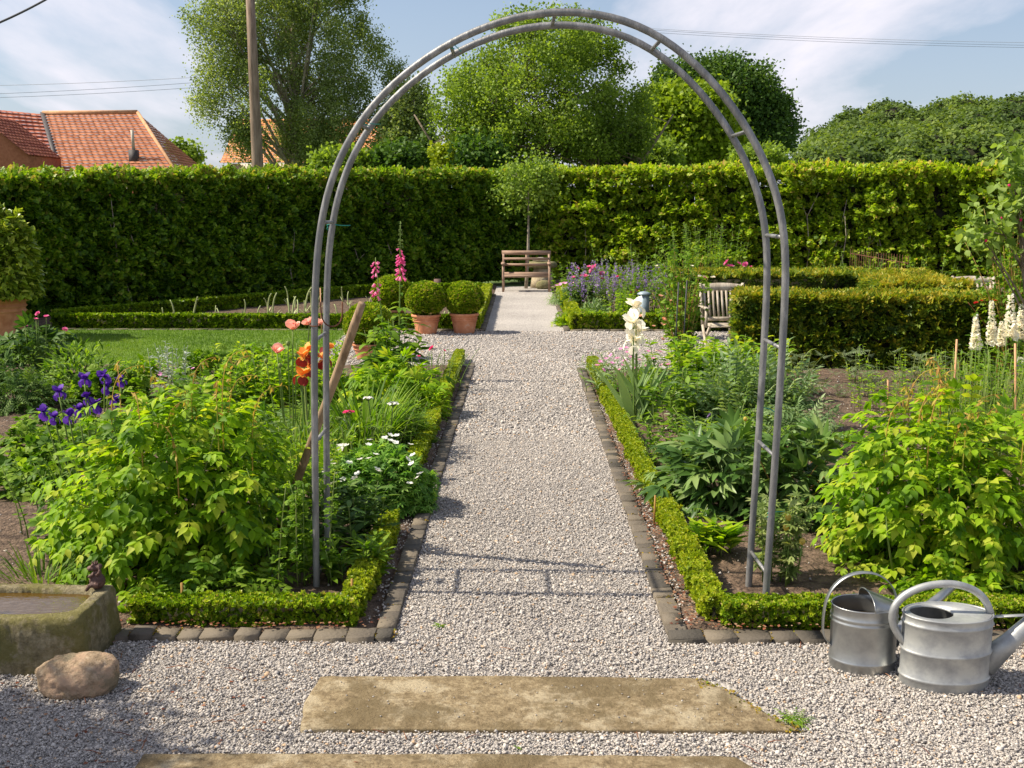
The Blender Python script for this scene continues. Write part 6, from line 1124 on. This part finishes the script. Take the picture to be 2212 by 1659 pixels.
# small weeds in the gravel
def weed(label, x, y, n, L, T, seed, mat=MIDG):
    R = RNG(seed); root = thing('gravel_weed', label, 'weed', (x, y, .004)); mb = MB(); a = np.arange(n) * 2.4; o = np.stack([np.cos(a), np.sin(a), R.uniform(.1, .6, n)], 1); mb.tpl(T, np.zeros((n, 3)) + [0, 0, .004], _n(o), [0, 0, 1.0], L * R.uniform(.6, 1.1, n), R.random(n)); mb.build('leaves', mat, root)
weed('fresh green weed with jagged leaves at the right end of the long slab', gx(1762, 3.62) , 3.62, 15, .085, T_FERN, 741)
weed('tiny weed in the middle of the gravel path', gx(942, 4.55), 4.5, 9, .035, T_LANCE, 742)
weed('small weed at the right edge of the kerb beside the watering cans', gx(2190, 4.3), 4.3, 14, .06, T_LANCE, 743)
weed('tiny sprout in the gravel between the two slabs', gx(1118, 3.42), 3.42, 6, .02, T_LANCE, 744)
# tree outside the picture at lower left; its shade falls on the near gravel
tree('shade_tree', 'small loose crowned tree standing left of the picture over the near gravel', 'tree', (-5.2, 3.3), [(-4.7, 3.42, 3.0, .75, .34, .45), (-4.2, 3.36, 2.75, .4, .2, .3), (-5.3, 3.5, 3.2, .6, .45, .5)], 260, 30, .11, .07, TREE1, 751, T=T_OVATE, trunk=.06, limbs=16, shell=.1, twig=.005)
# more low growth that closes the back of the left bed
R = RNG(771)
for i, (u, Y, T, s, m, lb) in enumerate([(300, 11.2, T_OVN, .09, LIME, 'low bright leafy clump at the lawn edge behind the silver campion'), (450, 11.4, T_LOBED, .10, MIDG, 'low lobed leaved clump at the lawn edge in the middle'), (560, 11.8, T_OVN, .09, MIDG, 'low leafy clump at the lawn edge behind the goldenrod'),
    (680, 10.6, T_FERN, .14, GREY, 'grey green ferny clump behind the poppies'), (740, 10.2, T_LANCE, .10, LIME, 'low narrow leaved clump below the box ball beside the handle'), (225, 9.9, T_LOBED, .11, MIDG, 'leafy low clump between the green shrub and the silver campion'), (700, 8.5, T_FERN, .17, MIDG, 'ferny green clump between the arch leg and the daylily')]):
    mound('bedding_plant', lb, 'perennial', gb(u, Y), .42, .3, .24 + .05 * (i % 3), 420, T, s * 1.2, m, 780 + i, droop=-.1, stems=6)
stalks('tall_perennial', 'pale green shrubby rose growth in front of the rusty fence panel', 'perennial', gb(1850, 18.6), 34, .55, .95, T_OVN, .11, 16, MIDG, 791, up=.4, hv=.35)
stalks('tall_perennial', 'loose green growth between the rusty fence panel and the far chair', 'perennial', gb(1985, 18.0), 34, .6, .95, T_OVN, .11, 16, MIDG, 792, up=.4, hv=.4)
mound('bedding_plant', 'broad leaved low plants at the foot of the sunlit hedge near the far chair', 'perennial', gb(2010, 17.0), .7, .4, .7, 260, T_OVATE, .17, MIDG, 793)
mound('leafy_perennial', 'dark shaded low leaves just behind the front edging under the big left mound', 'perennial', gb(420, 4.86), .38, .16, .17, 110, T_PINN, .15, MIDG, 801, droop=.2, stems=4)
mound('leafy_perennial', 'low leaves spilling towards the front edging under the big right mound', 'perennial', gb(2120, 4.84), .42, .15, .16, 110, T_PINN, .15, LIME, 802, droop=.2, stems=4)
